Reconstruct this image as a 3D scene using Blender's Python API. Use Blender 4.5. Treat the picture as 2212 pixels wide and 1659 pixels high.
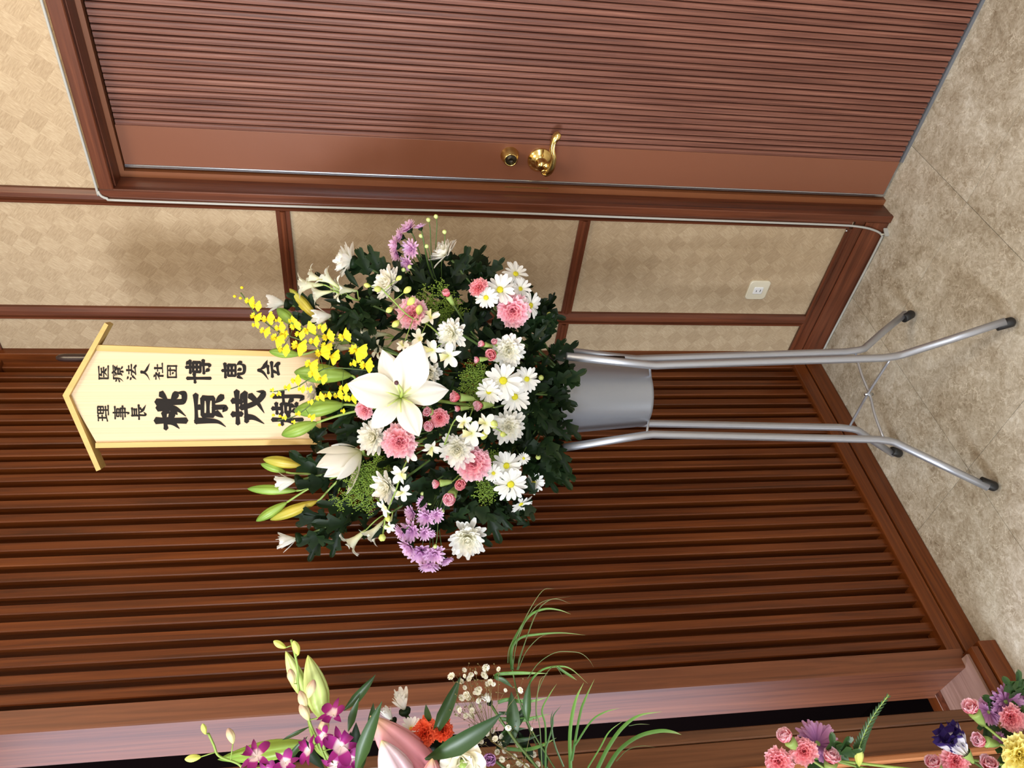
import bpy, math, random
from mathutils import Vector as V, Matrix as M, Quaternion
R = random.Random(7)
PI = math.pi
scene = bpy.context.scene
COL = scene.collection
for o in list(bpy.data.objects):
    bpy.data.objects.remove(o)

# ------------------------------------------------------------------ camera
F_PX, YAW, PITCH, ROLL = 1694.38, 0.781497, -0.163950, -0.003175
CAM = V((-1.78894, -1.65857, 1.45))
fw = V((math.cos(YAW)*math.cos(PITCH), math.sin(YAW)*math.cos(PITCH), math.sin(PITCH)))
_r = V((math.sin(YAW), -math.cos(YAW), 0)); _w = _r.cross(fw)
rt = _r*math.cos(ROLL) + _w*math.sin(ROLL)
upv = -_r*math.sin(ROLL) + _w*math.cos(ROLL)
cam = bpy.data.cameras.new('camera'); camo = bpy.data.objects.new('camera', cam); COL.objects.link(camo)
cam.sensor_fit = 'HORIZONTAL'; cam.sensor_width = 36.0; cam.lens = 36.0*F_PX/2212.0
cam.clip_start = 0.02
X, Y, Z = -upv, rt, -fw          # the photograph is turned on its side
camo.matrix_world = M(((X.x, Y.x, Z.x, CAM.x), (X.y, Y.y, Z.y, CAM.y), (X.z, Y.z, Z.z, CAM.z), (0, 0, 0, 1)))
scene.camera = camo

# ------------------------------------------------------------------ light
scene.view_settings.view_transform = 'Standard'
scene.view_settings.look = 'None'
scene.view_settings.gamma = 1.0
scene.view_settings.use_curve_mapping = False
scene.view_settings.exposure = 0.0
world = bpy.data.worlds.new('world'); scene.world = world; world.use_nodes = True
world.node_tree.nodes['Background'].inputs[0].default_value = (0.80, 0.88, 1.0, 1)
world.node_tree.nodes['Background'].inputs[1].default_value = 0.42
def area(name, loc, target, sx, sy, power, col):
    l = bpy.data.lights.new(name, 'AREA'); l.shape = 'RECTANGLE'; l.size = sx; l.size_y = sy
    l.energy = power; l.color = col
    o = bpy.data.objects.new(name, l); COL.objects.link(o)
    o.location = loc; o.rotation_euler = (V(target)-V(loc)).to_track_quat('-Z', 'Y').to_euler()
    return o
# daylight through the windows on the far left of the room, ceiling lamp, added fill lights
area('window_daylight', (-4.30, -0.40, 1.95), (-0.2, -0.35, 0.75), 0.85, 0.75, 140, (0.86, 0.93, 1.0))
area('window_daylight_back', (-2.6, -4.2, 1.9), (-0.4, -0.3, 1.0), 2.2, 1.3, 40, (0.92, 0.96, 1.0))
area('slat_edge_fill_light', (-4.55, -2.55, 1.60), (-0.5, -0.2, 1.1), 1.3, 1.2, 62, (0.93, 0.96, 1.0))  # added light, no window there; draws the bright slat edges
area('ceiling_lamp_light', (-1.1, -1.35, 2.66), (-0.7, -0.9, 0.0), 0.6, 0.6, 18, (1.0, 0.80, 0.56))
area('alcove_fill_light', (-1.56, 0.74, 1.35), (-1.05, 0.05, 1.25), 0.35, 2.3, 17, (0.84, 0.80, 1.0))  # unseen light added in the alcove to brighten the wall end and threshold

# ------------------------------------------------------------------ pixel helpers (photo pixels, 2212 x 1659)
def ray(x, y):
    u, v = 1659.0-y, float(x)
    return rt*((u-829.5)/F_PX) - upv*((v-1106.0)/F_PX) + fw
def pt(x, y, t):            # the point seen at a pixel, t metres deep
    return CAM + ray(x, y)*t
def on(x, y, axis, val):    # the point seen at a pixel on an axis plane
    d = ray(x, y); return CAM + d*((val-CAM[axis])/d[axis])
SC = V((-0.52, -0.36, 0)); SR = V((0.6, -0.8, 0)); SN = V((-0.8, -0.6, 0))   # flower stand: centre, right, front
def at(x, y, d=0.0):        # the point seen at a pixel, d in front of the stand's middle plane
    r = ray(x, y); return CAM + r*((d-SN.dot(CAM-SC))/SN.dot(r))
def sp(side, d, z):
    return SC + SR*side + SN*d + V((0, 0, z))
def wd(dx, dy, dz):         # a direction given along the photo's x, y and towards the camera
    return (-upv*dx - rt*dy - fw*dz).normalized()
def mpp(p):                 # metres per photo pixel at p
    return (p-CAM).dot(fw)/F_PX

# ------------------------------------------------------------------ materials
def lin(r, g, b):
    f = lambda c: c/12.92 if c <= 0.04045 else ((c+0.055)/1.055)**2.4
    return (f(r/255.0), f(g/255.0), f(b/255.0), 1.0)
class NT:
    def __init__(s, name):
        s.m = bpy.data.materials.new(name); s.m.use_nodes = True; s.t = s.m.node_tree
        s.b = s.t.nodes['Principled BSDF']; s.out = s.t.nodes['Material Output']
    def n(s, ty, **kw):
        nd = s.t.nodes.new(ty)
        for k, v in kw.items(): setattr(nd, k, v)
        return nd
    def l(s, a, b): s.t.links.new(a, b)
    def math(s, op, a, b=None, c=None):
        nd = s.n('ShaderNodeMath', operation=op)
        for i, v in enumerate((a, b, c)):
            if v is None: continue
            if hasattr(v, 'default_value'): s.l(v, nd.inputs[i])
            else: nd.inputs[i].default_value = v
        return nd.outputs[0]
    def ramp(s, fac, stops):
        nd = s.n('ShaderNodeValToRGB'); e = nd.color_ramp.elements
        while len(e) < len(stops): e.new(0.5)
        for q, (p, c) in zip(e, stops): q.position = p; q.color = c
        s.l(fac, nd.inputs[0]); return nd.outputs[0]
    def pos(s): return s.n('ShaderNodeNewGeometry').outputs['Position']
    def scaled(s, vec, sc, rot=(0, 0, 0)):
        nd = s.n('ShaderNodeMapping'); nd.inputs['Scale'].default_value = sc; nd.inputs['Rotation'].default_value = rot
        s.l(vec, nd.inputs[0]); return nd.outputs[0]
    def noise(s, vec, scale, detail=4, rough=0.55, dist=0.0):
        nd = s.n('ShaderNodeTexNoise'); nd.inputs['Scale'].default_value = scale; nd.inputs['Detail'].default_value = detail
        nd.inputs['Roughness'].default_value = rough; nd.inputs['Distortion'].default_value = dist
        s.l(vec, nd.inputs['Vector']); return nd.outputs[0]
    def mix(s, fac, a, b, ty='MIX'):
        nd = s.n('ShaderNodeMix', data_type='RGBA', blend_type=ty)
        for sock, v in ((nd.inputs[0], fac), (nd.inputs[6], a), (nd.inputs[7], b)):
            if hasattr(v, 'default_value'): s.l(v, sock)
            else: sock.default_value = v
        return nd.outputs[2]
    def bump(s, h, strength, dist=0.002):
        nd = s.n('ShaderNodeBump'); nd.inputs['Strength'].default_value = strength; nd.inputs['Distance'].default_value = dist
        s.l(h, nd.inputs['Height']); s.l(nd.outputs[0], s.b.inputs['Normal'])
    def rough(s, v): s.b.inputs['Roughness'].default_value = v
def plain(name, col, rough=0.5, metal=0.0, spec=0.5, coat=0.0):
    k = NT(name); k.b.inputs['Base Color'].default_value = col; k.rough(rough)
    k.b.inputs['Metallic'].default_value = metal; k.b.inputs['Specular IOR Level'].default_value = spec
    k.b.inputs['Coat Weight'].default_value = coat
    return k.m
def wood(name, dark, mid, light, grain=(70, 70, 2.2), rough=0.33, spec=0.4, vary=0.13):
    k = NT(name); p = k.pos()
    rnd = k.n('ShaderNodeObjectInfo').outputs['Random']
    off = k.n('ShaderNodeVectorMath', operation='ADD'); k.l(p, off.inputs[0])
    cx = k.n('ShaderNodeCombineXYZ'); sh = k.math('MULTIPLY', rnd, 13.0)
    for i in range(3): k.l(sh, cx.inputs[i])
    k.l(cx.outputs[0], off.inputs[1])
    g = k.noise(k.scaled(off.outputs[0], grain), 1.0, 5, 0.62, 0.6)
    big = k.noise(k.scaled(off.outputs[0], tuple(v*0.13 for v in grain)), 1.0, 2)
    f = k.math('ADD', k.math('MULTIPLY', g, 0.75), k.math('MULTIPLY', big, 0.25))
    c = k.ramp(f, [(0.30, dark), (0.50, mid), (0.72, light)])
    br = k.math('ADD', k.math('MULTIPLY', rnd, vary), 1.0-vary/2)
    hsv = k.n('ShaderNodeHueSaturation'); k.l(c, hsv.inputs['Color']); k.l(br, hsv.inputs['Value'])
    k.l(hsv.outputs[0], k.b.inputs['Base Color']); k.rough(rough); k.b.inputs['Specular IOR Level'].default_value = spec
    k.bump(g, 0.12, 0.001)
    return k.m
WD = (lin(56, 25, 8), lin(98, 48, 17), lin(124, 67, 28))
MT = {}
MT['slat'] = wood('mahogany_slat', *WD)
MT['woodh'] = wood('mahogany_across', *WD, grain=(2.2, 70, 70))
MT['woody'] = wood('mahogany_along', *WD, grain=(70, 2.2, 70))
RW = (lin(54, 27, 15), lin(92, 48, 30), lin(116, 66, 43))
MT['rail'] = wood('red_rail_wood', *RW)
MT['raily'] = wood('red_rail_wood_across', *RW, grain=(70, 2.2, 70))
MT['door_slat'] = wood('door_slat_wood', lin(70, 36, 27), lin(108, 66, 53), lin(142, 96, 80), grain=(170, 170, 3.0), rough=0.5)
MT['door_gap'] = plain('door_groove_dark', lin(40, 18, 12), 0.6)
MT['stile'] = plain('brown_enamel', lin(120, 74, 54), 0.33)
MT['frame_metal'] = plain('brown_metal_frame', lin(118, 70, 42), 0.36)
MT['chrome'] = plain('bright_steel', lin(190, 196, 205), 0.22, 1.0)
MT['brass'] = plain('polished_brass', lin(232, 204, 132), 0.15, 1.0)
MT['brass_satin'] = plain('satin_brass', lin(206, 172, 110), 0.32, 1.0)
MT['keyway'] = plain('dark_keyway', lin(60, 54, 44), 0.35, 0.8)
MT['alu'] = plain('aluminium_tube', lin(180, 184, 194), 0.40, 0.75)
MT['tin'] = plain('silver_bucket', lin(158, 164, 176), 0.38, 0.6)
MT['rubber'] = plain('black_rubber', lin(24, 24, 25), 0.5)
MT['black'] = plain('shade_black', lin(10, 6, 6), 0.9, spec=0.0)  # near-black, so the alcove's shade is held in the colour
MT['cable'] = plain('grey_cable', lin(168, 168, 164), 0.5)
MT['plate'] = plain('ivory_plate', lin(214, 208, 188), 0.4)
MT['socket'] = plain('white_socket', lin(224, 226, 230), 0.35)
MT['dark'] = plain('socket_slot', lin(30, 28, 28), 0.6)
MT['ink'] = plain('black_ink', lin(26, 21, 18), 0.7, spec=0.2)
MT['pole'] = plain('dark_lacquer', lin(38, 22, 20), 0.30)
MT['plaster'] = plain('ceiling_plaster', lin(226, 216, 196), 0.9)
MT['sprucef'] = wood('pale_frame_wood', lin(178, 146, 84), lin(192, 161, 98), lin(202, 172, 110), grain=(30, 30, 3), rough=0.55, vary=0.05)
MT['spruce'] = wood('pale_board_wood', lin(196, 170, 136), lin(206, 182, 149), lin(212, 190, 158), grain=(260, 260, 1.0), rough=0.55, vary=0.0)

def wallpaper():
    k = NT('woven_wallpaper'); p = k.pos()
    sx = k.n('ShaderNodeSeparateXYZ'); k.l(p, sx.inputs[0])
    S = 1/0.043
    a = k.math('MULTIPLY', k.math('ADD', k.math('MULTIPLY', sx.outputs[1], 0.766), k.math('MULTIPLY', sx.outputs[2], 0.643)), S)
    b = k.math('MULTIPLY', k.math('SUBTRACT', k.math('MULTIPLY', sx.outputs[2], 0.766), k.math('MULTIPLY', sx.outputs[1], 0.643)), S)
    cx = k.n('ShaderNodeCombineXYZ'); k.l(k.math('FLOOR', a), cx.inputs[0]); k.l(k.math('FLOOR', b), cx.inputs[1])
    wn = k.n('ShaderNodeTexWhiteNoise'); k.l(cx.outputs[0], wn.inputs[0])
    ck = k.math('MODULO', k.math('ADD', k.math('ADD', k.math('FLOOR', a), k.math('FLOOR', b)), 400.0), 2.0)
    ab = k.n('ShaderNodeCombineXYZ'); k.l(a, ab.inputs[0]); k.l(b, ab.inputs[1])
    n1 = k.noise(k.scaled(ab.outputs[0], (2.2, 16, 1)), 1.0, 4, 0.7)
    n2 = k.noise(k.scaled(ab.outputs[0], (16, 2.2, 1)), 1.0, 4, 0.7)
    mx = k.n('ShaderNodeMix', data_type='FLOAT'); k.l(ck, mx.inputs[0]); k.l(n1, mx.inputs[2]); k.l(n2, mx.inputs[3])
    f = k.math('ADD', k.math('MULTIPLY', ck, 0.07), k.math('MULTIPLY', wn.outputs[0], 0.055))
    f = k.math('ADD', f, k.math('MULTIPLY', mx.outputs[0], 0.72))
    c = k.ramp(f, [(0.24, lin(154, 132, 105)), (0.46, lin(178, 157, 129)), (0.68, lin(198, 180, 153))])
    k.l(c, k.b.inputs['Base Color']); k.rough(0.75); k.b.inputs['Specular IOR Level'].default_value = 0.2
    k.bump(mx.outputs[0], 0.15, 0.001)
    return k.m
MT['paper'] = wallpaper()
def vinyl():
    k = NT('marbled_vinyl'); p = k.pos()
    rnd = k.n('ShaderNodeObjectInfo').outputs['Random']
    add = k.n('ShaderNodeVectorMath', operation='ADD'); cx = k.n('ShaderNodeCombineXYZ'); k.l(k.math('MULTIPLY', rnd, 0.4), cx.inputs[2])
    k.l(p, add.inputs[0]); k.l(cx.outputs[0], add.inputs[1]); q = add.outputs[0]
    n1 = k.noise(q, 5.0, 5, 0.65, 0.8); n2 = k.noise(q, 55.0, 6, 0.75, 1.6); n3 = k.noise(q, 19.0, 4, 0.7, 1.2)
    f = k.math('ADD', k.math('MULTIPLY', n1, 0.34), k.math('ADD', k.math('MULTIPLY', n2, 0.40), k.math('MULTIPLY', n3, 0.26)))
    c = k.ramp(f, [(0.36, lin(126, 112, 92)), (0.45, lin(164, 153, 134)), (0.53, lin(190, 182, 166)), (0.62, lin(216, 212, 201))])
    v = k.n('ShaderNodeTexVoronoi', feature='DISTANCE_TO_EDGE'); v.inputs['Scale'].default_value = 34.0
    wv = k.n('ShaderNodeVectorMath', operation='MULTIPLY_ADD'); nc = k.n('ShaderNodeTexNoise'); nc.inputs['Scale'].default_value = 14.0
    nc.inputs['Detail'].default_value = 4; k.l(q, nc.inputs['Vector'])
    k.l(nc.outputs[1], wv.inputs[0]); wv.inputs[1].default_value = (0.16, 0.16, 0.16); k.l(q, wv.inputs[2]); k.l(wv.outputs[0], v.inputs['Vector'])
    vein = k.math('LESS_THAN', v.outputs[0], 0.028)
    msk = k.math('MULTIPLY', vein, k.math('GREATER_THAN', k.noise(q, 30.0, 2), 0.52))
    c = k.mix(k.math('MULTIPLY', msk, 0.45), c, lin(226, 220, 204))
    k.l(c, k.b.inputs['Base Color']); k.rough(0.30); k.b.inputs['Specular IOR Level'].default_value = 0.5
    return k.m
MT['vinyl'] = vinyl()
MT['joint'] = plain('floor_joint', lin(112, 94, 70), 0.8)
def petal_mat(name, stops, transl=0.40, rough=0.55, spec=0.25, vary=0.0, veins=0.0):
    k = NT(name); a = k.n('ShaderNodeAttribute'); a.attribute_name = 't'
    c = k.ramp(a.outputs['Fac'], stops)
    if vary:
        hs = k.n('ShaderNodeHueSaturation'); rnd = k.n('ShaderNodeObjectInfo').outputs['Random']
        k.l(k.math('ADD', k.math('MULTIPLY', rnd, vary), 1-vary/2), hs.inputs['Value']); k.l(c, hs.inputs['Color']); c = hs.outputs[0]
    k.l(c, k.b.inputs['Base Color']); k.rough(rough); k.b.inputs['Specular IOR Level'].default_value = spec
    if transl:
        tr = k.n('ShaderNodeBsdfTranslucent'); k.l(c, tr.inputs[0]); mx = k.n('ShaderNodeMixShader'); mx.inputs[0].default_value = transl
        k.l(k.b.outputs[0], mx.inputs[1]); k.l(tr.outputs[0], mx.inputs[2]); k.l(mx.outputs[0], k.out.inputs[0])
    return k.m
WH = lin(251, 251, 250)
MT['mum'] = petal_mat('white_mum_petal', [(0, lin(240, 238, 204)), (0.3, lin(248, 248, 242)), (1, WH)], transl=0.5)
MT['mum_in'] = petal_mat('cream_mum_heart', [(0, lin(238, 234, 176)), (0.35, lin(249, 247, 230)), (1, lin(251, 250, 243))], transl=0.5)
MT['daisy'] = petal_mat('white_daisy_petal', [(0, lin(232, 232, 190)), (0.3, lin(245, 244, 240)), (1, WH)])
MT['disc'] = plain('yellow_green_disc', lin(192, 184, 28), 0.8)
MT['pinkc'] = petal_mat('pink_carnation_petal', [(0, lin(232, 96, 118)), (0.45, lin(244, 146, 162)), (0.8, lin(248, 184, 198)), (1, lin(250, 216, 228))])
MT['coral'] = petal_mat('coral_carnation_petal', [(0, lin(230, 88, 106)), (0.6, lin(242, 130, 144)), (1, lin(248, 188, 198))])
MT['calyx'] = plain('pale_green_calyx', lin(136, 160, 84), 0.55)
MT['purple'] = petal_mat('lilac_mum_petal', [(0, lin(208, 150, 200)), (0.6, lin(226, 182, 222)), (1, lin(236, 204, 234))], transl=0.4)
MT['mauve'] = petal_mat('mauve_mum_petal', [(0, lin(150, 92, 148)), (0.6, lin(188, 130, 184)), (1, lin(210, 162, 206))], transl=0.35)
MT['lily'] = petal_mat('white_lily_petal', [(0, lin(180, 190, 96)), (0.14, lin(228, 228, 186)), (0.4, lin(240, 236, 224)), (1, lin(243, 241, 238))], transl=0.32, rough=0.45)
MT['pistil'] = petal_mat('green_pistil', [(0, lin(150, 172, 70)), (1, lin(196, 208, 130))], transl=0)
MT['stigma'] = plain('dark_stigma', lin(74, 40, 48), 0.5)
MT['bud_g'] = petal_mat('green_lily_bud', [(0, lin(128, 154, 66)), (0.5, lin(142, 172, 70)), (0.9, lin(112, 148, 58)), (1, lin(100, 130, 60))], transl=0.1, rough=0.4, spec=0.4)
MT['bud_y'] = petal_mat('yellow_lily_bud', [(0, lin(158, 136, 46)), (0.5, lin(190, 174, 62)), (0.9, lin(160, 160, 58)), (1, lin(132, 134, 54))], transl=0.1, rough=0.4, spec=0.4)
MT['bud_pale'] = petal_mat('pale_lily_bud', [(0, lin(170, 190, 100)), (0.4, lin(206, 226, 140)), (0.8, lin(214, 232, 160)), (1, lin(196, 206, 110))], transl=0.2, rough=0.4, spec=0.4)
MT['bud_pink'] = petal_mat('pink_lily_bud', [(0, lin(200, 140, 140)), (0.4, lin(214, 136, 150)), (0.8, lin(232, 168, 178)), (1, lin(226, 196, 150))], transl=0.15, rough=0.45, spec=0.35)
MT['bud_lilac'] = petal_mat('pale_pink_lily_bud', [(0, lin(214, 150, 170)), (0.5, lin(232, 200, 216)), (0.9, lin(240, 224, 240)), (1, lin(222, 210, 150))], transl=0.15, rough=0.45, spec=0.35)
MT['onc'] = petal_mat('yellow_orchid_petal', [(0, lin(206, 150, 24)), (0.2, lin(244, 222, 40)), (1, lin(250, 236, 56))], transl=0.2)
MT['dendro'] = petal_mat('white_orchid_petal', [(0, lin(226, 228, 160)), (0.3, lin(244, 243, 230)), (1, lin(247, 247, 245))], transl=0.3)
MT['dendro_lip'] = petal_mat('cream_orchid_lip', [(0, lin(206, 206, 110)), (1, lin(240, 236, 196))], transl=0.3)
MT['dbud'] = petal_mat('lime_orchid_bud', [(0, lin(196, 204, 96)), (0.5, lin(226, 230, 130)), (1, lin(214, 228, 140))], transl=0.3)
MT['dbudv'] = petal_mat('blush_orchid_bud', [(0, lin(214, 210, 140)), (0.5, lin(232, 222, 176)), (1, lin(196, 160, 150))], transl=0.3)
MT['dpurple'] = petal_mat('magenta_orchid_petal', [(0, lin(240, 226, 220)), (0.30, lin(226, 196, 206)), (0.42, lin(160, 38, 130)), (1, lin(108, 14, 84))], transl=0.25)
MT['tube_w'] = petal_mat('white_trumpet_petal', [(0, lin(178, 190, 120)), (0.35, lin(226, 226, 190)), (1, lin(246, 246, 244))], transl=0.3)
MT['stem'] = plain('green_stem', lin(74, 98, 46), 0.5)
MT['stem_l'] = plain('light_green_stem', lin(134, 160, 76), 0.5)
MT['leaf'] = petal_mat('dark_green_leaf', [(0, lin(24, 40, 18)), (1, lin(15, 30, 14))], transl=0.08, rough=0.45, spec=0.14, vary=0.6)
MT['leafm'] = petal_mat('mid_green_leaf', [(0, lin(54, 80, 38)), (1, lin(42, 68, 36))], transl=0.15, rough=0.40, spec=0.35, vary=0.3)
MT['grass'] = petal_mat('grass_blade', [(0, lin(66, 104, 46)), (0.6, lin(96, 136, 58)), (1, lin(150, 160, 100))], transl=0.25, rough=0.4, vary=0.4)
MT['grasst'] = petal_mat('thin_grass_blade', [(0, lin(70, 96, 52)), (1, lin(112, 112, 70))], transl=0.2, rough=0.4, vary=0.4)
MT['soli'] = plain('goldenrod_tips', lin(112, 140, 44), 0.7)
MT['gyp'] = petal_mat('babys_breath_blossom', [(0, lin(226, 222, 180)), (1, lin(244, 242, 234))], transl=0.25)
MT['gstem'] = plain('thin_dry_stem', lin(116, 104, 62), 0.6)
MT['orange'] = petal_mat('orange_carnation_petal', [(0, lin(206, 52, 24)), (0.7, lin(232, 82, 46)), (1, lin(240, 112, 76))], transl=0.25)
MT['lisi'] = petal_mat('white_lisianthus_petal', [(0, lin(190, 196, 96)), (0.35, lin(240, 234, 206)), (1, lin(245, 241, 230))], transl=0.3)
MT['lisiv'] = petal_mat('violet_edged_petal', [(0, lin(206, 210, 170)), (0.3, lin(230, 222, 214)), (0.78, lin(228, 224, 240)), (0.85, lin(56, 36, 110)), (1, lin(40, 24, 86))], transl=0.2)
MT['yel'] = petal_mat('yellow_carnation_petal', [(0, lin(226, 200, 70)), (0.6, lin(244, 224, 104)), (1, lin(248, 238, 160))], transl=0.25)
MT['basket'] = plain('brown_basket', lin(120, 84, 50), 0.7)

# ------------------------------------------------------------------ mesh helpers
class MB:
    def __init__(s): s.v = []; s.f = []; s.t = []
    def add(s, vs, fs, mat=None, ts=None):
        k = len(s.v)
        s.v += [tuple(mat @ V(p)) for p in vs] if mat is not None else [tuple(p) for p in vs]
        s.f += [tuple(i+k for i in f) for f in fs]
        s.t += ts if ts else [0.5]*len(vs)
        return s
    def box(s, lo, hi, mat=None):
        (a, b, c), (d, e, f) = lo, hi
        return s.add([(a, b, c), (d, b, c), (d, e, c), (a, e, c), (a, b, f), (d, b, f), (d, e, f), (a, e, f)],
                     [(0, 3, 2, 1), (4, 5, 6, 7), (0, 1, 5, 4), (1, 2, 6, 5), (2, 3, 7, 6), (3, 0, 4, 7)], mat)
    def prism(s, prof, axis, lo, hi):   # convex profile in the two other axes, extruded along axis
        n = len(prof); vs = []
        for h in (lo, hi):
            for (a, b) in prof:
                p = [0, 0, 0]; oth = [i for i in range(3) if i != axis]; p[oth[0]] = a; p[oth[1]] = b; p[axis] = h; vs.append(tuple(p))
        fs = [tuple(range(n-1, -1, -1)), tuple(range(n, 2*n))] + [(i, (i+1) % n, n+(i+1) % n, n+i) for i in range(n)]
        return s.add(vs, fs)
    def tube(s, pts, rads, n=8, cap=True, ts=None, squash=1.0):
        pts = [V(p) for p in pts]; k = len(pts)
        if not hasattr(rads, '__len__'): rads = [rads]*k
        vs = []; tt = []; ref = None
        for i, p in enumerate(pts):
            d = (pts[min(i+1, k-1)]-pts[max(i-1, 0)]).normalized()
            if ref is None:
                ref = d.orthogonal().normalized()
            ref = (ref - d*ref.dot(d)); ref = ref.normalized() if ref.length > 1e-6 else d.orthogonal().normalized()
            b = d.cross(ref)
            for j in range(n):
                a = 2*PI*j/n; vs.append(p + (ref*math.cos(a) + b*math.sin(a)*squash)*rads[i]); tt.append(ts[i] if ts else i/(k-1))
        fs = [(i*n+j, i*n+(j+1) % n, (i+1)*n+(j+1) % n, (i+1)*n+j) for i in range(k-1) for j in range(n)]
        if cap: fs += [tuple(range(n-1, -1, -1)), tuple(range((k-1)*n, k*n))]
        return s.add(vs, fs, None, tt)
    def lathe(s, prof, n=24, mat=None, mod=None, ts=None, cap=False):  # profile (radius, z)
        vs = []; tt = []
        for i, (r, z) in enumerate(prof):
            for j in range(n):
                a = 2*PI*j/n; q = r*(mod(a, i/(len(prof)-1)) if mod else 1); vs.append((q*math.cos(a), q*math.sin(a), z))
                tt.append(ts[i] if ts else i/(len(prof)-1))
        fs = [(i*n+j, i*n+(j+1) % n, (i+1)*n+(j+1) % n, (i+1)*n+j) for i in range(len(prof)-1) for j in range(n)]
        if cap: fs += [tuple(range(n-1, -1, -1)), tuple(range((len(prof)-1)*n, len(prof)*n))]
        return s.add(vs, fs, mat, tt)
    def mesh(s, name, mat, smooth=True):
        me = bpy.data.meshes.new(name); me.from_pydata(s.v, [], s.f)
        me.materials.append(MT[mat] if isinstance(mat, str) else mat)
        at_ = me.attributes.new('t', 'FLOAT', 'POINT'); at_.data.foreach_set('value', s.t)
        if smooth: me.polygons.foreach_set('use_smooth', [True]*len(me.polygons))
        me.update(); return me
WM = {}
def obj(name, me, parent=None, mw=None, kind=None, label=None):
    o = bpy.data.objects.new(name, me); COL.objects.link(o)
    mw = mw.copy() if mw is not None else M()
    if parent is not None:
        o.parent = parent; o.matrix_local = WM[parent.name].inverted() @ mw
    else:
        o.matrix_world = mw
    WM[o.name] = mw
    if kind: o['kind'] = kind
    if label: o['label'] = label
    return o
def tag(o, label, cat, group=None, kind=None):
    o['label'] = label; o['category'] = cat
    if group: o['group'] = group
    if kind: o['kind'] = kind
    return o
def thing(name, label, cat, loc=(0, 0, 0), group=None):
    o = bpy.data.objects.new(name, None); o.empty_display_size = 0.05; COL.objects.link(o)
    o.matrix_world = M.Translation(V(loc)); WM[o.name] = M.Translation(V(loc))
    return tag(o, label, cat, group)
def struct(name, me, label=None, cat=None, parent=None):
    o = obj(name, me, parent)
    if parent is None:
        o['kind'] = 'structure'
        if label: o['label'] = label
        if cat: o['category'] = cat
    return o
def boxm(lo, hi, mat, bev=0.0):
    lo2 = [min(a, b) for a, b in zip(lo, hi)]; hi2 = [max(a, b) for a, b in zip(lo, hi)]
    if not bev: return MB().box(lo2, hi2).mesh('box', mat, False)
    ax = max(range(3), key=lambda i: hi2[i]-lo2[i]); oth = [i for i in range(3) if i != ax]
    (a0, b0), (a1, b1) = (lo2[oth[0]], lo2[oth[1]]), (hi2[oth[0]], hi2[oth[1]]); e = bev
    prof = [(a0+e, b0), (a1-e, b0), (a1, b0+e), (a1, b1-e), (a1-e, b1), (a0+e, b1), (a0, b1-e), (a0, b0+e)]
    if ax == 1: prof = prof[::-1]
    return MB().prism(prof, ax, lo2[ax], hi2[ax]).mesh('box', mat, False)
def bez(a, b, c, d, n=8):
    return [a*(1-t)**3 + b*3*t*(1-t)**2 + c*3*t*t*(1-t) + d*t**3 for t in [i/n for i in range(n+1)]]
def smoothpath(pts, n=6):   # Catmull-Rom through points
    P = [V(p) for p in pts]; P = [P[0]*2-P[1]] + P + [P[-1]*2-P[-2]]; out = []
    for i in range(1, len(P)-2):
        for k in range(n):
            t = k/n; a, b, c, d = P[i-1:i+3]
            out.append(0.5*((2*b) + (c-a)*t + (2*a-5*b+4*c-d)*t*t + (3*b-a-3*c+d)*t**3))
    out.append(P[-2]); return out
def frame(d, spin=0.0, pos=V((0, 0, 0)), s=1.0):
    q = V((0, 0, 1)).rotation_difference(V(d).normalized())
    return M.Translation(pos) @ q.to_matrix().to_4x4() @ M.Rotation(spin, 4, 'Z') @ M.Diagonal((s, s, s, 1))

# ------------------------------------------------------------------ the room
T0x, T0y, TP = -0.222, -0.268, 0.473
fl = struct('floor', MB().box((-5.0, -5.0, -0.05), (0.2, 1.4, -0.004)).mesh('floor', 'joint', False), 'beige marbled vinyl tile floor', 'floor')
tile = MB().box((0, 0, -0.006), (TP-0.0012, TP-0.0012, 0.0)).mesh('tile', 'vinyl', False)
for i in range(-1, 7):
    for j in range(-1, 9):
        obj('tile', tile, fl, M.Translation((T0x-TP*i, T0y-TP*j, 0)))

# right wall: wallpaper with mahogany rails
PX = 0.012
wr = struct('wall_right', MB().box((PX, -0.545, 0), (0.10, 0.02, 2.75)).box((PX, -1.425, 2.10), (0.10, -0.545, 2.75)).box((PX, -5, 0), (0.10, -1.425, 2.75)).mesh('wall', 'paper', False),
            'woven beige wallpaper wall with reddish wooden rails', 'wall')
def rail(y0, y1, z0, z1, vert):
    g = 0.25
    if vert:
        w = y1-y0
        prof = [(PX+.002, y0), (PX+.002, y1), (0.005, y1), (0.001, y1-w*.05), (0.0, y1-w*.20), (0.006, y1-w*.25), (0.006, y1-w*.29), (-0.002, y1-w*.33), (-0.005, y1-w*.5), (-0.003, y1-w*.75), (0.003, y0)]
        return obj('rail', MB().prism(prof, 2, z0, z1).mesh('rail', 'rail', False), wr)
    w = z1-z0
    prof = [(PX+.002, z0), (0.004, z0), (0.003, z0+w*.28), (-0.001, z0+w*.34), (-0.003, z0+w*.5), (-0.001, z0+w*.66), (0.003, z0+w*.72), (0.004, z1), (PX+.002, z1)]
    return obj('rail', MB().prism(prof, 1, y0, y1).mesh('rail', 'raily', False), wr)
rail(-0.551, -0.508, 0.118, 2.70, True)
rail(-0.181, -0.138, 0.118, 2.51, True)
for z0, z1 in ((1.684, 1.719), (0.885, 0.916)):
    rail(-0.508, -0.181, z0, z1, False); rail(-0.138, -0.020, z0, z1, False)
rail(-0.508, -0.020, 2.512, 2.56, False)
bb = struct('baseboard_right', boxm((-0.002, -0.535, 0), (PX, -0.012, 0.072), 'raily', 0.003), 'reddish wooden baseboard under the wallpaper wall', 'baseboard')
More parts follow.
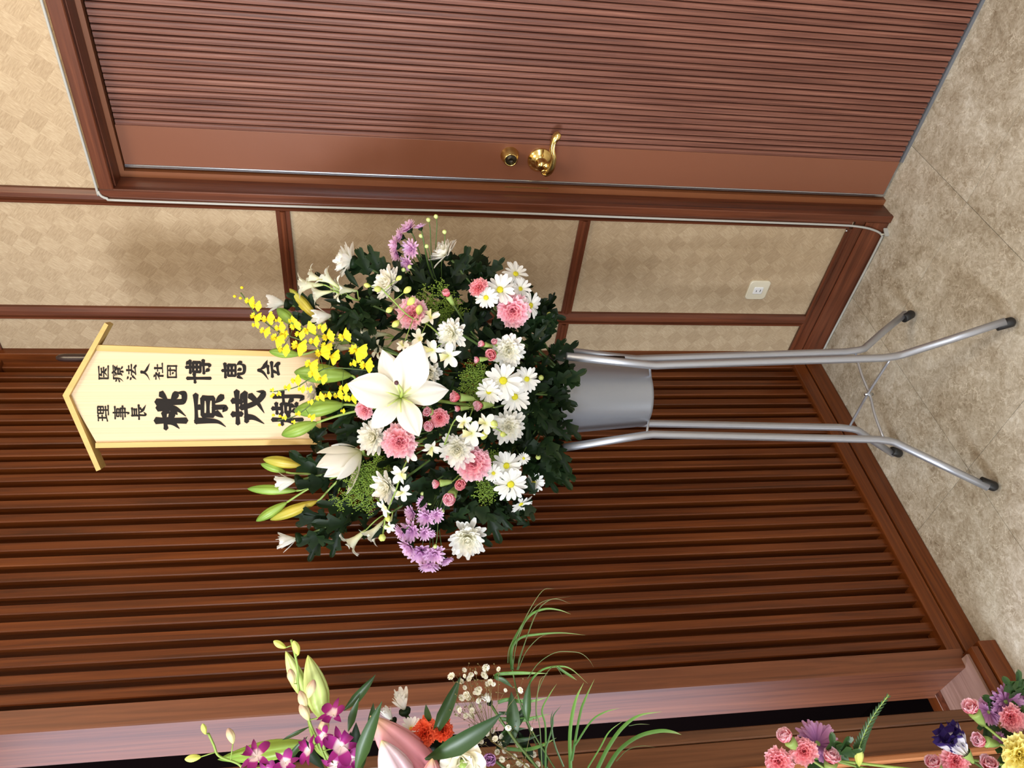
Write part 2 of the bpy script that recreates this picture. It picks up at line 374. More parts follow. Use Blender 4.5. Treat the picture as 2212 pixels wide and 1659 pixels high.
obj('far_board', boxm((-0.002, -5.0, 0), (PX, -1.442, 0.104), 'raily', 0.003), bb)
obj('upper_board', boxm((0.0, -0.535, 0.0745), (PX, -0.012, 0.104), 'raily', 0.0025), bb)
obj('cap_moulding', boxm((-0.003, -0.512, 0.105), (PX, -0.012, 0.119), 'raily', 0.004), bb)

# left wall: upright mahogany slats
LX = -1.078
wl = struct('wall_left', MB().box((LX+.03, 0.054, 0), (0.05, 0.17, 2.75)).mesh('wall', 'slat', False), 'wall of upright mahogany slats', 'wall')
sl = MB().prism([(0.0006, 0.018), (0.0200, 0.018), (0.0200, 0.054), (-0.0016, 0.054), (-0.0016, 0.0202)], 2, 0.095, 2.55).mesh('slat', 'slat', False)
for k in range(25):
    obj('slat', sl, wl, M.Translation((-0.0245-0.0413*k, 0, 0)))
obj('corner_post', boxm((-0.011, -0.021, 0.0), (0.04, 0.05, 2.75), 'slat', 0.0018), wl)
obj('end_post', MB().prism([(LX, 0.002), (-1.0355, 0.0), (-1.0355, 0.17), (LX-.004, 0.17), (LX-.003, 0.004)], 2, 0.066, 2.75).mesh('post', wood('varnished_post', lin(74, 38, 18), lin(112, 62, 34), lin(136, 80, 48), rough=0.52, spec=0.6), False), wl)
obj('top_rail', boxm((-1.04, 0.0, 2.515), (-0.011, 0.05, 2.58), 'woodh', 0.003), wl)
bl = struct('baseboard_left', boxm((-1.06, 0.0, 0.0), (-0.012, 0.05, 0.0535), 'woodh', 0.002), 'mahogany baseboard under the slatted wall', 'baseboard')
obj('upper_board', boxm((-1.045, 0.004, 0.056), (-0.012, 0.05, 0.097), 'woodh', 0.003), bl)
th = struct('trim_1', boxm((-3.2, -0.046, 0.0), (-1.040, 0.20, 0.047), 'woodh', 0.002), 'stepped wooden threshold of the dark opening', 'threshold')
obj('upper_board', boxm((-3.2, -0.040, 0.0495), (-1.050, 0.20, 0.068), 'woodh', 0.002), th)
obj('top_board', boxm((-3.2, -0.022, 0.0682), (-1.060, 0.155, 0.0765), wood('lit_threshold_wood', lin(122, 92, 80), lin(150, 120, 108), lin(172, 144, 132), grain=(3, 60, 60)), 0.001), th)  # top board paler, with the strong light on it put into the colour
obj('track', boxm((-3.2, 0.128, 0.0766), (-1.080, 0.150, 0.0776), MT['rail']), th)
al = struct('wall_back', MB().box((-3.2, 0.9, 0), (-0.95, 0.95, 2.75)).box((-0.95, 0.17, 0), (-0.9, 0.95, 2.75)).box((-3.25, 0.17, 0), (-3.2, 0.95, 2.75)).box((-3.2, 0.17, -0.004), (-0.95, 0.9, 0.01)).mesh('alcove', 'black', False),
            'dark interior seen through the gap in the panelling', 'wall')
# free-standing panel left of the gap
MT['panel'] = wood('brown_panel', lin(80, 46, 26), lin(108, 67, 42), lin(130, 86, 57))
sd = struct('door_2', boxm((-1.72, -0.075, 0.0), (-1.234, -0.055, 2.70), 'panel'), 'brown wooden panel standing left of the dark gap', 'panel')
obj('stile', boxm((-1.235, -0.092, 0.0), (-1.211, -0.055, 2.70), wood('stile_wood', lin(58, 36, 22), lin(92, 58, 38), lin(112, 74, 50)), 0.002), sd)
obj('board', boxm((-1.291, -0.086, 0.0), (-1.236, -0.074, 2.70), 'panel', 0.001), sd)
obj('moulding', boxm((-1.305, -0.098, 0.0), (-1.291, -0.074, 2.70), wood('pale_moulding', lin(150, 90, 56), lin(182, 118, 76), lin(200, 140, 96)), 0.003), sd)
obj('board', boxm((-1.50, -0.086, 0.0), (-1.306, -0.074, 2.70), 'panel', 0.001), sd)
obj('board', boxm((-1.72, -0.086, 0.0), (-1.502, -0.074, 2.70), 'panel', 0.001), sd)

# the rest of the room (out of the picture): ceiling, far walls
struct('ceiling', MB().box((-5, -5, 2.75), (0.2, 1.0, 2.80)).mesh('ceiling', 'plaster', False), 'pale plaster ceiling', 'ceiling')
struct('wall_front', MB().box((-5, -5.05, 0), (-4.0, -5, 2.75)).box((-4.0, -5.05, 0), (-1.2, -5, 0.9)).box((-4.0, -5.05, 2.5), (-1.2, -5, 2.75)).box((-1.2, -5.05, 0), (0.1, -5, 2.75)).mesh('wall', 'plaster', False), 'pale far wall with a window opening', 'wall')
struct('wall_far_left', MB().box((-5.05, -5, 0), (-5, -1.9, 2.75)).box((-5.05, -1.9, 0), (-5, 0.3, 0.9)).box((-5.05, -1.9, 2.45), (-5, 0.3, 2.75)).box((-5.05, 0.3, 0), (-5, 1.0, 2.75)).mesh('wall', 'plaster', False), 'pale side wall with a window opening', 'wall')
struct('wall_back_left', MB().box((-5, 0.2, 0), (-3.2, 0.25, 2.75)).mesh('wall', 'plaster', False), 'pale wall beyond the sliding panel', 'wall')

# ------------------------------------------------------------------ the door
DX = 0.070
dr = struct('door_1', MB().box((DX+.010, -1.40, 0.010), (0.105, -0.580, 2.078)).mesh('door', 'door_gap', False), 'brown door faced with fine upright wooden ribs', 'door')
obj('lock_stile', boxm((DX, -0.690, 0.010), (DX+.012, -0.586, 2.078), 'stile', 0.001), dr)
obj('edge_strip', boxm((DX-.003, -0.5865, 0.010), (DX+.03, -0.5785, 2.078), 'chrome', 0.0012), dr)
rib = MB().prism([(DX+.011, -0.0066), (DX+.011, 0.0066), (DX+.0025, 0.0066), (DX+.0004, 0.0052), (DX, 0.0), (DX+.0004, -0.0052), (DX+.0025, -0.0066)][::-1], 2, 0.012, 2.076).mesh('slat', 'door_slat', False)
for k in range(44):
    obj('slat', rib, dr, M.Translation((0, -0.6965-0.01575*k, 0)))
obj('bottom_seal', boxm((DX-.002, -1.40, 0.0), (DX+.02, -0.69, 0.009), plain('grey_door_seal', lin(96, 98, 104), 0.5)), dr)
df = struct('trim_2', boxm((-0.004, -0.559, 0.0), (PX, -0.536, 2.127), 'rail', 0.002), 'reddish wooden door casing', 'door casing')
obj('head_casing', boxm((-0.004, -1.418, 2.094), (PX, -0.559, 2.127), 'raily', 0.002), df)
obj('side_casing', boxm((-0.004, -1.441, 0.0), (PX, -1.418, 2.127), 'rail', 0.002), df)
obj('jamb', boxm((PX, -1.432, 0.0), (0.064, -1.420, 2.10), 'rail'), df)
obj('metal_frame', MB().box((0.060, -1.422, 0.0), (0.105, -1.4035, 2.10)).mesh('frame', 'frame_metal', False), df)
obj('jamb', boxm((PX, -0.557, 0.0), (0.064, -0.545, 2.10), 'rail'), df)
obj('head_jamb', boxm((PX, -1.42, 2.092), (0.064, -0.557, 2.104), 'raily'), df)
obj('metal_frame', MB().box((0.060, -0.5735, 0.0), (0.105, -0.555, 2.10)).mesh('frame', 'frame_metal', False), df)
obj('metal_head', MB().box((0.060, -1.4035, 2.080), (0.105, -0.5735, 2.10)).mesh('frame', 'frame_metal', False), df)
obj('strike_plate', boxm((0.0590, -0.5720, 1.005), (0.0602, -0.5685, 1.125), 'brass_satin'), df)
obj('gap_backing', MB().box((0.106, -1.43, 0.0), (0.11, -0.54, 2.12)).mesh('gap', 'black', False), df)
# deadbolt
Mx = M.Rotation(-PI/2, 4, 'Y')     # local z -> world -x
pd = on(1103, 344, 0, DX-.02); pl = on(1168, 349, 0, DX-.01)
db = obj('deadbolt', MB().lathe([(0.0, 0.021), (0.0135, 0.021), (0.0155, 0.0195), (0.0205, 0.002), (0.0212, 0)], 32).mesh('deadbolt', 'brass_satin'), dr, M.Translation((DX, pd.y, pd.z)) @ Mx @ M.Scale(1.16, 4))
mwd = WM[db.name]
obj('key_ring', MB().lathe([(0.0152, 0.019), (0.0152, 0.0225), (0.0125, 0.0228), (0.0122, 0.021)], 32).mesh('ring', 'brass'), db, mwd)
obj('key_face', MB().lathe([(0.0122, 0.0212), (0.0065, 0.0215), (0.0065, 0.0228), (0.0045, 0.0230), (0.0042, 0.0215), (0.0, 0.0215)], 32).mesh('face', 'keyway'), db, mwd)
# lever handle
lv = obj('lever_handle', MB().lathe([(0.0305, 0), (0.0310, 0.003), (0.029, 0.006), (0.024, 0.010), (0.0235, 0.011), (0.016, 0.014), (0.0125, 0.018), (0.0112, 0.026), (0.0112, 0.040), (0.0, 0.040)], 36).mesh('rose', 'brass'), dr, M.Translation((DX, pl.y, pl.z)) @ Mx @ M.Diagonal((1.1, 1.1, 1.0, 1)))
x0 = DX-.046
P0 = on(1186, 352, 0, x0)
pp = [on(1176, 376, 0, x0+.004), on(1184, 370, 0, x0), on(1192, 358, 0, x0-.004), on(1196, 340, 0, x0-.004), on(1193, 322, 0, x0), on(1196, 305, 0, x0+.004), on(1204, 293, 0, x0+.008), on(1210, 288, 0, x0+.010)]
lp = smoothpath(pp, 5)
nn = len(lp); rad = [0.0074+0.0042*math.exp(-((i/nn-.18)/.16)**2)+0.0042*math.exp(-((i/nn-.80)/.13)**2) - (0.004 if i >= nn-1 else 0) for i in range(nn)]
obj('lever', MB().tube(lp, rad, 12, squash=0.75).mesh('lever', 'brass'), lv)
for off in (-0.0035, 0.0035):
    obj('lever_ridge', MB().tube([p+V((-0.0072, 0, off)) for p in lp[4:-3]], 0.0016, 6).mesh('ridge', 'brass'), lv)
obj('lever_scroll', MB().tube([on(1176+8*math.cos(a)*(1-a/12), 372+7*math.sin(a)*(1-a/12), 0, x0-.004) for a in [i*0.5 for i in range(14)]], 0.0022, 6).mesh('scroll', 'brass'), lv)
obj('spindle', MB().tube([V((DX-.03, pl.y, pl.z)), on(1186, 358, 0, x0+.002)], [0.0105, 0.009], 14).mesh('spindle', 'brass'), lv)

# ------------------------------------------------------------------ cable, clip, outlet
cp = [V((-.002, -1.40, 2.135)), V((-.002, -1.2, 2.135)), V((-.002, -0.60, 2.133)), V((-.004, -0.552, 2.131)), V((-.009, -0.536, 2.112)), V((-.010, -0.5325, 2.05)), V((-.010, -0.532, 1.5)), V((-.010, -0.534, 1.2)), V((-.010, -0.5315, 0.8)), V((-.010, -0.530, 0.4)), V((-.010, -0.529, 0.17)),
      V((-.010, -0.526, 0.10)), V((-.009, -0.517, 0.05)), V((-.008, -0.500, 0.013)), V((-.007, -0.47, 0.006)), V((-.007, -0.3, 0.0045)), V((-.007, -0.1, 0.0045)), V((-.009, -0.03, 0.0045))]
tag(obj('cable', MB().tube(smoothpath(cp, 5), 0.0032, 8).mesh('cable', 'cable')), 'thin grey cable running round the door casing and along the baseboard', 'cable')
cl = thing('cable_clip', 'small grey plastic cable bracket on the floor at the door casing', 'clip', (-0.012, -0.512, 0.0))
obj('bracket_base', MB().prism([(-0.004, -0.520), (-0.026, -0.508), (-0.004, -0.496)][::-1], 2, 0.0, 0.0035).mesh('clip', 'cable', False), cl)
obj('bracket_wall', MB().prism([(-0.004, -0.520), (-0.0265, -0.5075), (-0.0245, -0.5055), (-0.004, -0.5165)][::-1], 2, 0.0035, 0.013).mesh('clip', 'cable', False), cl)
obj('tie', MB().tube([V((-.016, -0.508, 0.0045)), V((-.010, -0.503, 0.016)), V((-.005, -0.500, 0.012))], 0.0016, 6).mesh('tie', 'plate'), cl)
oc = on(1636, 625, 0, PX)
ot = thing('wall_outlet', 'ivory rectangular wall outlet plate low on the wallpaper', 'outlet', oc)
def rrect(w, h, r, n=6):
    return [(sx*(w/2-r)+r*math.cos(a0+PI/2*i/n), sz*(h/2-r)+r*math.sin(a0+PI/2*i/n)) for (sx, sz, a0) in ((1, 1, 0), (-1, 1, PI/2), (-1, -1, PI), (1, -1, 3*PI/2)) for i in range(n+1)]
def rplate(w, h, r, x0, x1, mat, name, parent):
    pr = [(oc.y+a, oc.z+b) for a, b in rrect(w, h, r)]; pr2 = [(oc.y+a, oc.z+b) for a, b in rrect(w-.004, h-.004, r)]
    n = len(pr); vs = [(x0, a, b) for a, b in pr] + [(x1+.0015, a, b) for a, b in pr] + [(x1, a, b) for a, b in pr2]
    fs = [(i, n+i, n+(i+1) % n, (i+1) % n) for i in range(n)] + [(n+i, 2*n+i, 2*n+(i+1) % n, n+(i+1) % n) for i in range(n)] + [tuple(range(2*n, 3*n))[::-1]]
    return obj(name, MB().add(vs, fs).mesh(name, mat, False), parent)
rplate(0.070, 0.066, 0.012, PX, PX-.006, 'plate', 'cover_plate', ot)
rplate(0.026, 0.030, 0.003, PX-.005, PX-.0085, 'socket', 'socket', ot)
for zz in (-0.006, 0.006):
    obj('slot', boxm((PX-.0087, oc.y-.0045+(.002 if zz > 0 else -.001), oc.z+zz-.0011), (PX-.0083, oc.y+.0035, oc.z+zz+.0011), 'dark'), ot)
scr = on(1828, 498, 0, 0.0)
obj('screw', MB().lathe([(0.0035, 0), (0.003, 0.0015), (0, 0.002)], 12).mesh('screw', 'chrome'), bb, M.Translation((-.002, scr.y, scr.z)) @ Mx)
# ------------------------------------------------------------------ flower stand and bucket
def build_stand(c, label, group):
    def S(side, d, z): return c + SR*side + SN*d + V((0, 0, z))
    st = thing('flower_stand', label, 'stand', c, group)
    def leg(sg, fr):
        dz = 0.19 if fr > 0 else -0.165
        dm = 0.082 if fr > 0 else -0.072
        dt = 0.076 if fr > 0 else -0.066
        du = 0.098 if fr > 0 else -0.088
        pts = [S(.197*sg, dz, 0.03), S(.150*sg, (dz+dm)/2, 0.125), S(.108*sg, dm, 0.208), S(.1045*sg, dm, 0.224), S(.100*sg, dm*.98+dt*.02, 0.26), S(.082*sg, dt, 0.80), S(.0808*sg, dt, 0.828), S(.0825*sg, dt*1.02, 0.850), S(.104*sg, du, 1.045)]
        rr = 0.0093
        b = MB().tube(pts, rr, 12)
        o = obj('leg', b.mesh('leg', 'alu'), st)
        a, q = S(.197*sg, dz, 0.0), S(.150*sg, (dz+dm)/2, 0.125); u = (q-a).normalized()
        a = a + V((0, 0, .010))
        obj('foot_cap', MB().tube([a-u*.004, a, a+u*.004, a+u*.036, a+u*.0365], [.006, .0105, .0122, .0122, .0098], 14).mesh('cap', 'rubber'), o)
        if sg > 0 and fr > 0:
            pass
        return pts
    L = {(s, f): leg(s, f) for s in (1, -1) for f in (1, -1)}
    mid = S(0, 0.005, 0.236)
    for sg in (1, -1):
        a = S(.099*sg, 0.082, .238); b = S(-.099*sg, -.072, .232)
        obj('cross_brace', MB().tube(smoothpath([a, a.lerp(mid, .55)+V((0, 0, .002)), mid+V((0, 0, .003*sg)), mid.lerp(b, .45)+V((0, 0, .002)), b], 4), 0.0032, 8).mesh('brace', 'alu'), st)
    obj('brace_rivet', MB().lathe([(0, .012), (.004, .011), (.0045, 0), (.004, -.011), (0, -.012)], 10).mesh('rivet', 'chrome'), st, M.Translation(mid))
    # wires under the bucket joining front and rear legs
    for sg in (1, -1):
        obj('support_wire', MB().tube(smoothpath([S(.080*sg, .074, .842), S(.035*sg, .02, .822), S(.076*sg, -.066, .838)], 4), 0.0030, 6).mesh('wire', 'alu'), st)
    return st
def build_bucket(c, label):
    bk = thing('bucket', label, 'bucket', c + V((0, 0, .826)))
    mw = M.Translation(c)
    prof = [(0.0, .826), (.068, .826), (.0735, .829), (.0755, .835), (.0905, 1.03), (.0918, 1.031), (.0935, 1.048), (.0950, 1.050), (.0935, 1.052), (.0920, 1.049), (.0885, 1.02), (.072, .84), (0, .838)]
    b = obj('body', MB().lathe(prof, 48).mesh('bucket', 'tin'), bk, mw)
    obj('rim', MB().tube([c + V((.0952*math.cos(a), .0952*math.sin(a), 1.0505)) for a in [2*PI*i/36 for i in range(37)]], .0022, 6, cap=False).mesh('rim', 'tin'), bk)
    return bk
build_stand(SC, 'silver tubular flower stand with splayed legs on the marbled floor', None)
build_bucket(SC, 'silver metal bucket held by the tubular stand under the white bouquet')
SC2 = V((-1.57, -0.40, 0))
build_stand(SC2, 'second tubular flower stand at the left, mostly outside the picture', None)
build_bucket(SC2, 'second silver bucket at the left, mostly outside the picture')

# ------------------------------------------------------------------ name board
BD = -0.03
bo = sp(0.0, BD, 1.588)
nb = thing('name_board', 'pale wooden name board with gabled top and black brush lettering', 'sign', bo)
def bp(x, y, d=0.0):
    return at(x, y, BD+d)
def flat(ptsd, th, mat, name, parent):  # an outline on the board plane, thickened backwards
    n = len(ptsd); back = [p - SN*th for p in ptsd]
    fs = [tuple(range(n)), tuple(range(2*n-1, n-1, -1))] + [(i, n+i, n+(i+1) % n, (i+1) % n) for i in range(n)]
    return obj(name, MB().add([tuple(p) for p in list(ptsd)+back], fs).mesh(name, mat, False), parent)
# upright outline corners (photo pixels): top right, top left, bottom left, bottom right, apex
TRp, TLp, BLp, BRp, AP = (205, 745), (205, 968), (694, 960), (689, 763), (152, 855)
flat([bp(*q) for q in ((150, 855), (214, 966), (692, 958), (688, 764), (214, 747))], .008, 'spruce', 'panel', nb)
def strip(a, b, c, d, name, mat='sprucef', f=.005, th=.012):
    return flat([bp(*q, f) for q in (a, b, c, d)], th, mat, name, nb)
strip((208, 745), (208, 758), (690, 773), (690, 763), 'frame_strip')
strip((206, 957), (206, 968), (694, 960), (694, 948), 'frame_strip')
strip((681, 773), (683, 948), (694, 948), (690, 773), 'frame_strip')
def roof(a, b, name):
    # a: apex side pixels (outer, inner) b: eave side pixels (outer, inner)
    return flat([bp(*q, .012) for q in (a[0], b[0], b[1], a[1])], .034, 'sprucef', name, nb)
roof(((135, 854), (149, 855)), ((226, 697), (234, 702)), 'roof_slat')
roof(((135, 854), (149, 855)), ((208, 1018), (218, 1014)), 'roof_slat')
pb = at(150, 773, BD-.035); pt0 = V((pb.x, pb.y, 2.13))
obj('support_pole', MB().tube([V((pb.x, pb.y, .86)), V((pb.x, pb.y, 2.140)), V((pb.x, pb.y, 2.152)), V((pb.x, pb.y, 2.158))], [.0092, .0092, .0075, .004], 16).mesh('pole', 'pole'), nb)
KJ = {
 'i': "h8,12 92,8|v14,10 14,92|h12,90 96,90|p40,18 28,38|h34,33 80,30|h24,52 86,50|p57,32 54,52 44,68 26,82|q55,54 66,66 82,78",
 'ryo': "d50,0 56,9|h20,15 94,12|p22,14 22,50 18,75 4,96|d4,30 13,42|p4,66 19,54|h36,27 88,25|p60,16 54,32 32,46|q62,26 74,38 96,47|d42,34 49,40|p82,31 72,38|b46,49 76,70|h46,59 76,59|k60,70 60,94 52,90|p48,76 36,90|d72,76 86,90",
 'ho': "d8,8 21,20|d2,36 16,46|p26,58 6,92|h40,26 88,24|v62,4 62,50|h32,50 96,48|p58,52 50,70 38,86|h36,87 82,80|d72,64 90,92",
 'jin': "p50,4 46,38 30,68 4,92|q48,26 60,58 98,92",
 'sha': "d20,2 31,14|v8,26 44,25|p44,25 28,48 2,64|v27,46 27,98|d32,50 45,60|h54,42 92,40|v72,10 72,88|h46,91 100,88",
 'dan': "v10,6 10,94|v10,8 92,8|v91,6 91,96|v10,89 91,89|h26,34 78,32|k60,18 60,76 48,72|d33,48 43,62",
 'haku': "h0,36 40,32|v20,4 20,98|h42,17 98,15|v69,0 69,58|b48,28 90,57|h48,43 90,42|d80,0 92,10|h40,71 100,68|k80,60 80,92 66,90|d48,78 60,90",
 'kei': "h14,14 86,11|v50,0 50,56|b24,25 78,56|h24,40 78,40|p20,66 8,88|k32,66 38,90 64,94 78,88 80,72|d50,64 58,78|d78,62 94,80",
 'kai': "p50,2 36,24 2,46|q50,6 66,28 98,42|h32,46 70,43|h14,64 88,60|p44,64 38,78 28,90|h26,91 74,84|d64,70 84,94",
 'ri': "h2,16 40,13|h4,47 38,44|v22,16 22,78|h0,86 42,73|b50,10 92,54|h50,32 92,32|v71,10 71,90|h48,73 94,70|h40,93 100,90",
 'ji': "h6,14 94,11|k50,0 50,95 37,90|b24,24 76,38|h20,50 82,48|v80,48 80,77|h2,63 98,60|h20,77 80,75",
 'cho': "v28,4 28,50|h28,8 78,6|h28,22 72,20|h28,35 72,33|h2,51 98,48|k31,50 31,92 52,80|p78,56 58,70|q46,50 60,72 98,94",
 'momo': "h0,34 44,28|v22,2 22,98|p22,36 16,56 0,76|d25,42 42,56|p57,8 57,50 51,72 34,96|k73,4 73,78 78,90 92,91 97,84 98,68|d42,26 53,40|p54,54 38,70|p96,18 80,38|d78,50 96,68",
 'hara': "h12,8 96,5|p18,6 18,50 14,76 0,98|p60,12 52,24|b34,26 86,60|h34,43 86,43|k58,60 58,96 44,88|p42,68 28,90|d72,66 92,88",
 'mo': "h2,17 98,13|v30,0 31,29|v70,0 67,29|h8,44 94,38|p22,42 20,66 2,98|k50,26 58,58 74,84 94,96 98,74|p86,54 66,76 34,98|d74,24 88,36",
 'ju': "h0,34 34,29|v16,2 16,98|p16,34 12,54 0,72|d18,42 32,55|h34,17 66,14|v50,2 50,32|h36,33 64,31|b38,44 62,58|d40,62 45,76|p60,60 54,76|h34,84 66,78|h64,38 102,34|k86,4 86,94 72,88|d68,52 79,66",
}
def char_mesh(key, x0, x1, y0, y1, wf):
    # the glyph box in photo pixels: down the board is +x, to the right of the reader is -y
    H, W = x1-x0, y1-y0
    mb = MB(); lay = [0.0]
    def P(gx, gy): return bp(x0+H*gy/100.0, y1-W*gx/100.0, 0.0010+lay[0])
    def stroke(pts, ws):
        lay[0] += 0.00001
        if len(pts) > 2:
            q = smoothpath([V((a, b, 0)) for a, b in pts], 5)
        else:
            a, b = pts; q = [V((a[0]+(b[0]-a[0])*i/6, a[1]+(b[1]-a[1])*i/6, 0)) for i in range(7)]
        n = len(q); L, Rr = [], []
        for i, p in enumerate(q):
            d = (q[min(i+1, n-1)]-q[max(i-1, 0)]).normalized(); nx, ny = -d.y, d.x
            s = i/(n-1); k = s*(len(ws)-1); j = min(int(k), len(ws)-2); w = (ws[j]*(1-(k-j))+ws[j+1]*(k-j))*wf/2
            L.append((p.x+nx*w, p.y+ny*w)); Rr.append((p.x-nx*w, p.y-ny*w))
        d0 = (q[0]-q[1]).normalized(); d1 = (q[-1]-q[-2]).normalized()
        cap0 = (q[0].x+d0.x*ws[0]*wf*.35, q[0].y+d0.y*ws[0]*wf*.35); cap1 = (q[-1].x+d1.x*ws[-1]*wf*.35, q[-1].y+d1.y*ws[-1]*wf*.35)
        vs = [P(*a) for a in L] + [P(*a) for a in Rr] + [P(*cap0), P(*cap1)]
        fs = [(i, i+1, n+i+1, n+i) for i in range(n-1)] + [(0, n, 2*n), (n-1, 2*n+1, 2*n-1)]
        mb.add([tuple(v) for v in vs], fs)
    for sdef in KJ[key].split('|'):
        ty = sdef[0]; pts = [tuple(float(v) for v in q.split(',')) for q in sdef[1:].split()]
        if ty == 'h': stroke(pts, [1.0, .72, .72, .85, 1.25])
        elif ty == 'v': stroke(pts, [1.25, 1.0, .92, 1.0, 1.1])
        elif ty == 'p': stroke(pts, [1.3, 1.1, .9, .55, .12])
        elif ty == 'q': stroke(pts, [.35, .7, 1.1, 1.45, .9, .12])
        elif ty == 'd': stroke(pts, [.25, .9, 1.35, 1.2])
        elif ty == 'k': stroke(pts, [1.2, 1.0, 1.0, 1.1, 1.2, .7, .12])
        elif ty == 'b':
            (a, b), (c, d) = pts
            stroke([(a, b), (a, d)], [1.0, .9, 1.0]); stroke([(a, b), (c, b)], [.8, .8, 1.0]); stroke([(c, b), (c, d)], [1.2, 1.0, 1.0]); stroke([(a, d), (c, d)], [.8, .7, .8])
    return mb.mesh('character', 'ink', False)
for key, x0, x1, y0, y1, wf in (
    ('i', 211, 236, 789, 822, 12), ('ryo', 241, 267, 787, 826, 9.5), ('ho', 272, 296, 786, 822, 12), ('jin', 303, 325, 784, 823, 14), ('sha', 331, 353, 785, 822, 12), ('dan', 360, 383, 788, 818, 12),
    ('haku', 402, 456, 778, 827, 13), ('kei', 480, 531, 779, 822, 13.5), ('kai', 557, 606, 777, 821, 14),
    ('ri', 208, 236, 876, 910, 11), ('ji', 244, 278, 876, 907, 10.5), ('cho', 283, 317, 874, 907, 12),
    ('momo', 335, 404, 847, 926, 16), ('hara', 419, 489, 850, 922, 15), ('mo', 502, 572, 844, 917, 15.5), ('ju', 587, 655, 847, 918, 11.5)):
    obj('character', char_mesh(key, x0, x1, y0, y1, wf), nb, None, None, 'black brush-written character')

# ------------------------------------------------------------------ petals, leaves and buds
PR = {'strap': [(0, .38), (.3, .72), (.6, .95), (.8, 1), (.93, .82), (1, .40)],
      'oval': [(0, .25), (.25, .72), (.5, 1), (.75, .9), (.92, .55), (1, .06)],
      'point': [(0, .30), (.25, .78), (.45, 1), (.7, .8), (.9, .35), (1, .02)],
      'fan': [(0, .12), (.35, .42), (.7, .85), (.95, 1.0), (1, .97)],
      'round': [(0, .25), (.3, .8), (.6, 1), (.85, .8), (1, .25)],
      'lilyp': [(0, .22), (.2, .62), (.42, .95), (.56, 1), (.72, .84), (.86, .52), (.95, .22), (1, .02)],
      'blade': [(0, .5), (.2, .9), (.5, 1), (.8, .6), (1, .03)],
      'lance': [(0, .10), (.15, .5), (.4, 1), (.65, .85), (.85, .45), (1, .02)]}
def prof(name, u):
    P = PR[name]
    for (a, x), (b, y) in zip(P, P[1:]):
        if u <= b: return x+(y-x)*(u-a)/(b-a)
    return P[-1][1]
def petal(L, W, e0, e1, pr='strap', cup=0.0, nu=6, nv=4, ruf=0.0, rn=5, side=0.0, ph=0.0, ce=1.0, rim=0.0, rib=0.0):
    vs, fs, ts = [], [], []
    x = z = yy = 0.0
    for i in range(nu+1):
        u = i/nu; e = e0+(e1-e0)*u**ce; w = W/2*prof(pr, u)
        for j in range(nv+1):
            s = -1+2*j/nv; h = cup*w*s*s - rib*w*math.exp(-(s/.2)**2) + ruf*L*u*u*math.sin(rn*s*PI*.5+ph)*(.4+.6*abs(s)) 
            ex = rim*L*math.sin(3*rn*s+ph)*(u**6)
            vs.append((x - math.sin(e)*h + math.cos(e)*ex, s*w+yy, z + math.cos(e)*h + math.sin(e)*ex)); ts.append(u)
        x += L/nu*math.cos(e); z += L/nu*math.sin(e); yy += side*L/nu*u
    for i in range(nu):
        for j in range(nv):
            a = i*(nv+1)+j; fs.append((a, a+nv+1, a+nv+2, a+1))
    return vs, fs, ts
def RZ(a): return M.Rotation(a, 4, 'Z')
D = math.radians
CACHE = {}
def cached(key, fn):
    if key not in CACHE: CACHE[key] = fn()
    return CACHE[key]
# all flower meshes have unit radius and face +Z
def mum_inner(v, half=False):
    def f():
        r = random.Random(100+v+50*half); mb = MB()
        rings = [(17, .80, .21, 26, 58, .04), (16, .70, .20, 38, 74, .10), (14, .58, .18, 50, 88, .16), (11, .46, .16, 60, 100, .22), (8, .36, .13, 70, 106, .27), (5, .28, .10, 82, 105, .30)]
        if half: rings = [(10, .95, .22, 62, 84, .0), (9, .9, .20, 70, 90, .0), (7, .8, .18, 78, 95, .0), (5, .7, .16, 84, 98, 0)]
        for (n, L, W, a, b, zz) in rings:
            for k in range(n):
                vs, fs, ts = petal(L*r.uniform(.88, 1.1), W*r.uniform(.9, 1.15), D(a+r.uniform(-9, 9)), D(b+r.uniform(-12, 12)), 'strap', cup=.5, nu=5, nv=2)
                mb.add(vs, fs, M.Translation((0, 0, zz)) @ RZ(2*PI*(k+r.uniform(-.25, .25))/n + L*7), ts)
        return mb.mesh('mum_heart', 'mum' if half else 'mum_in')
    return cached(('mi', v, half), f)
def mum_petal(v):
    def f():
        r = random.Random(v)
        return MB().add(*petal(1.0, .25, D(8+5*v), D([26, 44, 2, 36][v]), 'strap', cup=.35, nu=6, nv=2, side=[.1, -.12, 0, .05][v])[:2], None, petal(1.0, .25, 0, 0, nu=6, nv=2)[2]).mesh('petal', 'mum')
    return cached(('mp', v), f)
def calyx_green():
    return cached('cg', lambda: MB().lathe([(.05, -.42), (.09, -.30), (.26, -.18), (.33, -.04), (.30, .06), (.1, .08)], 10).mesh('calyx', 'leaf'))
def daisy_petal(v):
    def f():
        p = petal(.86, [.26, .30, .23][v], D([8, 16, 2][v]), D([-14, 6, -22][v]), 'strap', cup=.18, nu=5, nv=2, side=[.08, -.08, .0][v])
        return MB().add(p[0], p[1], M.Translation((.14, 0, 0)), p[2]).mesh('petal', 'daisy')
    return cached(('dp', v), f)
